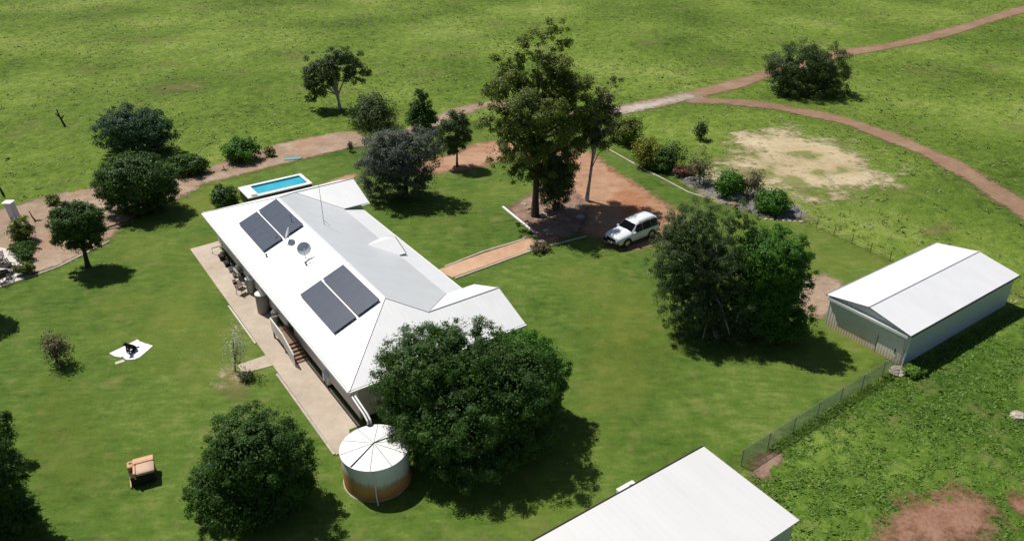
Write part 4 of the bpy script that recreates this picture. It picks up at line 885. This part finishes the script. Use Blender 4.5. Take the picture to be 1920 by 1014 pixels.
def tree(name, label, base, lobes_px, leaf, n, mat, bark='bark', group=None, trunk=.2, nclump=90, shell=.45, rc=.24, narrow=.5, stems=1, limbs=10, cat='tree', squash=1.03, dy=None, low=0., depth_k=.95, loose=.14):
    b = G(*base); root = thing(name, label, cat, b, group); lobes = []; n = int(n * 1.75); leaf = leaf * .84; nclump = int(nclump * 1.6); rc = rc * .85
    for i, (cx, cy, rx, ry) in enumerate(lobes_px):
        Y = b.y + (dy[i] if dy else 0.); c = Gy(cx, cy, Y); D = depth(c); R_ = rx * D / FPX; H_ = ry * D / FPX
        phi = math.atan2(CAM_H - c.z, c.y); rd = R_ * depth_k
        rz = math.sqrt(max((H_ * H_ - (rd * math.sin(phi)) ** 2), (H_ * .45) ** 2)) / math.cos(phi)
        if c.z - rz < low: c.z = max(c.z, low + rz * .8)
        lobes.append((tuple(c), R_ * squash, rd * squash, rz * squash))
    P, d, cid, cc = crown_points(lobes, n, nclump, shell, rc, loose)
    ln = leaf * rng.uniform(.6, 1.4, n); A = unit(rng.normal(size=(n, 3)) + d * .2 + np.array([0, 0, -.1])); n2 = None; nn = unit(d + rng.normal(size=(n, 3)) * .45 + np.array([0, 0, .35]))
    S = unit(np.cross(A, nn)); A = unit(np.cross(nn, S)); ct = rng.normal(.45, .17, len(cc)); tint = np.clip(ct[cid] + rng.normal(0, .2, n), 0, 1)
    tri_leaves('crown', P, A, S, ln, ln * narrow * 1.3, tint, L[mat], root)
    # trunk and limbs
    cen = sum((Vector(l[0]) for l in lobes), Vector()) / len(lobes); top = max(l[0][2] + l[3] * .3 for l in lobes); m = MB(); starts = []
    for s in range(stems):
        o = Vector((rng.uniform(-1, 1), rng.uniform(-1, 1), 0)) * (.0 if stems == 1 else trunk * 1.6); tip = cen + Vector((rng.uniform(-.5, .5), rng.uniform(-.5, .5), 0)) * (cen.z * (.12 if stems == 1 else .5)); tip.z = min(top, cen.z * 1.15)
        pts, rr = [], []
        for k in range(7):
            t = k / 6; q = (b + o).lerp(tip, t); q += Vector((math.sin(t * 5 + s * 2) * .05, math.cos(t * 4 + s) * .05, 0)) * cen.z * .5 * t
            if k == 0: q.z = -.05
            pts.append(q); rr.append(trunk * (1.25 if k == 0 else 1 - .72 * t) * (1 if stems == 1 else .7))
        m.tube(pts, rr, 8, raw=True); starts += pts[2:6]
    for i in range(limbs):
        a = starts[i % len(starts)]; e = Vector(cc[int(rng.integers(len(cc)))]); e = a.lerp(e, .92); mid = a.lerp(e, .5) + Vector((0, 0, (e - a).length * .12))
        m.tube([a, mid, e], [trunk * .42, trunk * .26, trunk * .08], 5, raw=True)
    m.build('trunk', bark, root, smooth=True)
    return root
def shrub(label, base, rx, ry, leaf, n, mat, **k):
    k.setdefault('nclump', 40); k.setdefault('stems', 3); k.setdefault('limbs', 6); k.setdefault('trunk', .05); k.setdefault('cat', 'shrub'); k.setdefault('rc', .3); k.setdefault('shell', .3)
    nm = k.pop('name', 'shrub'); return tree(nm, label, base, [(base[0] + k.pop('ox', 0), base[1] - ry * .82, rx, ry)], leaf, n, mat, **k)

# tall gum over the drive
tree('gum_tree', 'tall leaning gum tree, the tallest here, over the mulch bed', (1003, 406), [(1036, 60, 46, 34), (985, 105, 52, 46), (1040, 150, 62, 58), (955, 160, 54, 55), (1005, 215, 84, 66), (1080, 205, 56, 66), (925, 225, 34, 44), (975, 275, 62, 44), (1055, 268, 48, 40), (938, 322, 22, 18), (985, 315, 46, 34), (1045, 312, 46, 36)], 0.21, 54000, 'olive', trunk=0.33, nclump=250, rc=0.2, narrow=.4, limbs=60, shell=.3,
     dy=[3.0, 1.2, 2.0, .6, -.3, 3.6, .2, -.8, 3.0, 0, -.5, .8], loose=.05)
tree('gum_tree', 'slender pale-trunked gum beside the tall dark gum', (1100, 377), [(1118, 250, 36, 34), (1140, 195, 32, 36), (1098, 262, 24, 26), (1145, 155, 22, 22), (1128, 222, 34, 30)], 0.2, 8000, 'gum', bark='palebark', trunk=.17, nclump=70, limbs=20, shell=.2, narrow=.36, rc=.26, loose=0.04)
tree('dense_shrub', 'tall dark shrub pressed against the trunk of the tall gum', (1042, 395), [(1040, 335, 34, 58)], 0.16, 15000, 'wisp', cat='shrub', trunk=.08, stems=3, nclump=110, low=.2, rc=0.2)
# house garden
tree('olive_tree', 'broad silvery grey-green tree between the pool and the garden path', (760, 372), [(735, 290, 64, 50), (785, 282, 50, 46), (715, 335, 46, 48), (770, 330, 48, 44), (815, 275, 22, 28)], 0.15, 42000, 'grey', trunk=.28, nclump=320, rc=0.15, limbs=18)
tree('small_tree', 'small upright olive-green tree on the red dirt behind the silvery tree', (857, 313), [(852, 250, 32, 36), (866, 232, 18, 26), (845, 272, 22, 20)], 0.17, 9000, 'wisp', trunk=.12, nclump=60)
tree('conifer', 'very dark narrow pointed tree beside the pale track', (790, 243), [(790, 222, 32, 18), (790, 204, 24, 16), (788, 185, 17, 16), (787, 170, 10, 10)], 0.2, 7500, 'dense', trunk=.12, nclump=60, low=.3)
tree('field_tree', 'grey round-topped tree with pale forked trunks out in the pasture', (641, 203), [(640, 112, 42, 26), (600, 140, 36, 40), (665, 135, 30, 28), (588, 172, 24, 22), (625, 135, 36, 26)], 0.18, 17000, 'wisp', bark='palebark', trunk=.24, stems=2, nclump=110, limbs=34, shell=.4, rc=.2, loose=0.05)
shrub('low spreading grey-green bush at the foot of the forked pasture tree', (700, 238), 48, 34, .24, 5000, 'wisp', nclump=70, shell=.2)
tree('round_tree', 'blue-green round tree at the pasture edge, behind the darkest left tree', (250, 285), [(250, 235, 60, 38), (212, 245, 38, 36), (290, 250, 38, 38), (250, 262, 60, 26)], 0.19, 26000, 'blue', trunk=.2, nclump=200, low=0.2, rc=0.17)
tree('round_tree', 'dark dense round tree with a wide shadow on the lawn, left of the pool', (258, 395), [(255, 332, 66, 46), (215, 350, 40, 40), (300, 345, 38, 42), (255, 375, 55, 30)], 0.18, 42000, 'dense', trunk=.25, nclump=280, low=0.3, rc=0.16)
tree('round_tree', 'small dark tree with a visible trunk by the curved kerb', (165, 500), [(140, 412, 46, 36), (168, 420, 30, 34), (125, 440, 30, 28), (160, 452, 34, 22)], 0.17, 22000, 'dense', trunk=.2, nclump=170, limbs=14, rc=0.18)
tree('round_tree', 'dense dark tree on the lawn between the recliner and the round tank', (490, 940), [(476, 838, 88, 82), (440, 890, 74, 74), (525, 905, 72, 82), (478, 950, 108, 70), (435, 960, 70, 60), (530, 965, 70, 55)], 0.125, 90000, 'dense', trunk=.3, nclump=560, rc=0.12, low=0.2, limbs=16)
tree('shade_tree', 'huge dark shade tree overhanging the farmhouse roof corner by the tank', (880, 850), [(795, 685, 94, 80), (870, 655, 95, 62), (752, 725, 62, 68), (860, 760, 125, 95), (955, 725, 92, 86), (795, 805, 74, 66), (880, 860, 110, 72), (965, 830, 84, 68)], 0.125, 165000, 'dense', trunk=.4, nclump=1100, rc=0.125, low=0.4, limbs=26, dy=[.8, 1.0, .5, 0, .2, -.6, -.6, .3], loose=0.12)
tree('shade_tree', 'brighter green tree merged into the open-lawn side of the huge shade tree', (985, 780), [(980, 665, 66, 48), (1025, 700, 44, 54), (1000, 740, 55, 60)], 0.125, 50000, 'bright', trunk=.22, nclump=330, rc=0.14, low=0.3)
tree('wispy_tree', 'feathery dull green tree leaning over the car, beside the dense bright tree', (1345, 630), [(1310, 420, 66, 46), (1270, 490, 62, 64), (1345, 490, 70, 60), (1295, 565, 66, 60), (1370, 570, 74, 66), (1330, 625, 74, 44), (1400, 635, 70, 38), (1262, 440, 44, 46), (1385, 410, 44, 40)], 0.13, 95000, 'wisp', bark='palebark', trunk=.26, nclump=700, rc=0.13, limbs=40, narrow=.34, shell=.3, dy=[1.5, .8, 1., .3, .5, .2, .3, 1.2, 1.2], low=0.2, loose=0.12)
tree('round_tree', 'dense bright green round tree at the shed side of the feathery tree', (1458, 628), [(1450, 480, 66, 58), (1480, 530, 44, 60), (1430, 550, 58, 66), (1465, 600, 62, 46)], 0.13, 76000, 'bright', trunk=.28, nclump=480, rc=0.13, low=0.2)
tree('field_bush', 'large rounded bush on the corner where the two dirt tracks split', (1512, 174), [(1495, 118, 58, 42), (1545, 125, 50, 44), (1470, 138, 36, 38), (1560, 150, 36, 32), (1510, 155, 66, 28), (1480, 160, 40, 22), (1550, 165, 44, 20)], 0.18, 36000, 'wisp', cat='bush', trunk=.15, stems=4, nclump=280, low=0.1, rc=0.16)
tree('edge_tree', 'dark tree cut by the left picture border below the bare shrub', (20, 1000), [(0, 900, 46, 50), (-20, 960, 70, 64), (34, 985, 48, 46), (-70, 870, 80, 70)], 0.125, 50000, 'dense', trunk=.25, nclump=330, low=0.2, rc=0.14)
tree('edge_tree', 'small dark tree behind the border tree at the left', (-30, 860), [(-8, 800, 32, 32), (-40, 815, 44, 44)], 0.14, 9000, 'dense', trunk=.16, nclump=60, low=0.2)
tree('edge_tree', 'tree beside the terrace slab casting shade on the lawn by the chairs', (-95, 600), [(-110, 500, 62, 46), (-75, 520, 46, 40)], .26, 9000, 'dense', trunk=.2, nclump=90)
# shrubs
shrub('round dark shrub with its shadow on the dirt bed behind the pool', (453, 300), 32, 24, .25, 3600, 'bright')
shrub('dark green shrub in the shade beside the darkest left tree', (352, 325), 34, 20, .25, 3000, 'dense')
shrub('low green shrub at the pool end of the farmhouse', (422, 390), 27, 24, .2, 3200, 'dense')
shrub('tiny pale green shrub on the dirt bed', (505, 293), 11, 10, .18, 500, 'olive')
shrub('thin young plant at the end of the dirt bed by the silvery tree', (657, 285), 6, 12, .18, 160, 'brown', nclump=12)
shrub('yellow-green bush at the head of the rock garden', (1214, 313), 28, 32, .2, 2600, 'yellow')
shrub('dark green bush below the yellow-green one', (1240, 318), 26, 20, .22, 2400, 'dense')
shrub('green bush on the red dirt beyond the narrow lawn strip', (1178, 268), 30, 28, .24, 2800, 'olive')
shrub('low green scrub between the gravel track and the green bush', (1150, 262), 20, 24, .2, 1000, 'gum')
shrub('hazy grey-green shrub behind the yellow-green bush', (1262, 312), 28, 30, .2, 1100, 'wisp', shell=.1)
shrub('thin feathery sapling in the grass beyond the rock garden', (1315, 262), 13, 24, .22, 650, 'wisp', nclump=22, shell=.1)
shrub('pale wispy shrub leaning over the slate rocks', (1312, 345), 26, 38, .18, 1000, 'gum', shell=.1)
shrub('rust-red low shrub among the brown boulders', (1285, 330), 20, 11, .2, 900, 'red')
shrub('glossy green bush near the sand, first of the two round ones', (1368, 368), 27, 28, .22, 3400, 'bright')
shrub('dry brown twiggy shrub between the two round bushes', (1412, 368), 24, 30, .18, 1100, 'brown', shell=.15)
shrub('pale flowering shrub in front of the dry twiggy one', (1420, 374), 16, 14, .16, 420, 'flower', shell=.2)
shrub('glossy dark green bush at the end of the rock garden by the wire fence', (1448, 397), 33, 24, .22, 3800, 'bright')
shrub('olive shrub beside the utility cabinet', (40, 452), 21, 24, .2, 2000, 'olive')
shrub('flat dark shrub on the dirt beside the terrace', (42, 470), 26, 10, .2, 1300, 'dense')
shrub('dark round shrub at the terrace corner nearer the cabinet', (45, 488), 16, 12, .18, 1200, 'dense')
shrub('brown-flowered round shrub on the terrace kerb', (47, 514), 16, 13, .18, 1300, 'olive')
shrub('small green shrub on the dirt by the pasture edge', (98, 382), 14, 10, .2, 800, 'olive')
shrub('weedy shrub against the zinc shed corner', (1712, 702), 20, 11, .16, 1500, 'lush')
shrub('half-bare brown shrub alone on the left lawn', (106, 682), 30, 36, .16, 900, 'brown', shell=.15, trunk=.07, limbs=26, nclump=46, name='bare_shrub')
shrub('sapling dotted with pale flowers beside the patio footpath', (441, 696), 26, 50, .13, 330, 'flower', shell=.1, trunk=.045, stems=1, limbs=16, nclump=34, name='flowering_sapling')
shrub('sparse grey shrub on the bare patch below the flowering sapling', (462, 712), 14, 10, .14, 350, 'gum')
shrub('low tuft of dry foliage where the garden path meets the mulch', (1010, 470), 22, 10, .16, 700, 'brown')

# ------------------------------------------------------------------ grass that nobody could count
def scatter(n, x0, x1, y0, y1): return np.stack([rng.uniform(x0, x1, n), rng.uniform(y0, y1, n)], 1)
def tufts(name, label, P, size, blades, mat, h=1., spread=.8, z0=-.03):
    n = len(P); k = blades; q = np.repeat(P, k, 0); s = np.repeat(size, k)
    a = rng.uniform(0, 2 * np.pi, n * k); el = rng.uniform(.25, 1.2, n * k) * h
    A = unit(np.stack([np.cos(a) * spread, np.sin(a) * spread, el], 1)); off = np.stack([np.cos(a), np.sin(a)], 1) * (s * rng.random(n * k) * .45)[:, None]
    P3 = np.concatenate([q + off, np.full((n * k, 1), z0)], 1); S = unit(np.cross(A, np.array([0, 0, 1.])) + rng.normal(size=(n * k, 3)) * .3)
    tint = np.clip(np.repeat(rng.normal(.5, .2, n), k) + rng.normal(0, .15, n * k), 0, 1)
    o = leaves_mesh(name, P3, A, S, s * rng.uniform(.6, 1.2, n * k), s * .42, tint, L[mat]); o['kind'] = 'stuff'; o['label'] = label; o['category'] = 'grass'
    return o
def outside(P, zones, margin=.3):
    ok = np.ones(len(P), bool)
    for z in zones: ok &= sdist(P[:, 0], P[:, 1], z) < -margin
    return ok
P_shed = np.array([tuple(HP(u, v).xy) for u, v in ((19.4, 43.8), (25.5, 43.8), (25.5, 57.2), (19.4, 57.2))]); P_shed2 = np.array([tuple(HP(u, v).xy) for u, v in ((13.3, 10), (19.2, 10), (19.2, 24.9), (13.3, 24.9))])
allz = ZONES + [P_shed, P_shed2]
def in_view(P, m=4): d = P[:, 1] * math.cos(PITCH) + CAM_H * math.sin(PITCH); return np.abs(P[:, 0]) < d * (960 / FPX) + m
def clump_noise(P): return .5 + .5 * np.sin(P[:, 0] * .33 + 2 * np.sin(P[:, 1] * .21)) * np.sin(P[:, 1] * .37 + 1.5 * np.sin(P[:, 0] * .27))
lush_d = lambda P: sdist(P[:, 0], P[:, 1], P_lush)
P = scatter(120000, -112, 112, 24, 170); P = P[in_view(P)]; P = P[outside(P, allz, .25)]; P = P[lush_d(P) < .5]
P = P[rng.random(len(P)) < .35 + .65 * clump_noise(P)]
sz = np.clip(rng.lognormal(-1.75, .38, len(P)), .08, .45); k = len(P) * 8 // 10
tufts('pasture_grass', 'rough green pasture grass with tussocks', P[:k], sz[:k], 5, 'field', .6, 1.)
tufts('dry_grass', 'pale dry grass scattered through the pasture', P[k:k + len(P) // 14], sz[k:k + len(P) // 14] * .9, 5, 'dry', .8, 1.)
P = scatter(270000, 8, 62, 20, 60); P = P[in_view(P)]; P = P[lush_d(P) > -.3]; P = P[outside(P, [P_shed, P_shed2, P_red, P_red2, P_bare2], .05)]
P = P[rng.random(len(P)) < .3 + .7 * clump_noise(P * 1.7)]
tufts('tall_weeds', 'lush knee-high weeds beside the chain-link fence', P, np.clip(rng.lognormal(-2.2, .42, len(P)), .05, .3), 5, 'lush', .6, 1., .03)
P = scatter(48000, -50, 32, 22, 70); P = P[in_view(P)]; P = P[sdist(P[:, 0], P[:, 1], P_lawn) > .2]; P = P[outside(P, [z for z in ZONES if z is not P_lawn] + [P_house, P_shed, P_shed2], .1)]
P = P[rng.random(len(P)) < clump_noise(P * .8) ** 1.5]
tufts('lawn_tufts', 'short uneven grass growing out of the mown lawn', P, rng.uniform(.06, .15, len(P)), 3, 'lawn', .6, 1.)
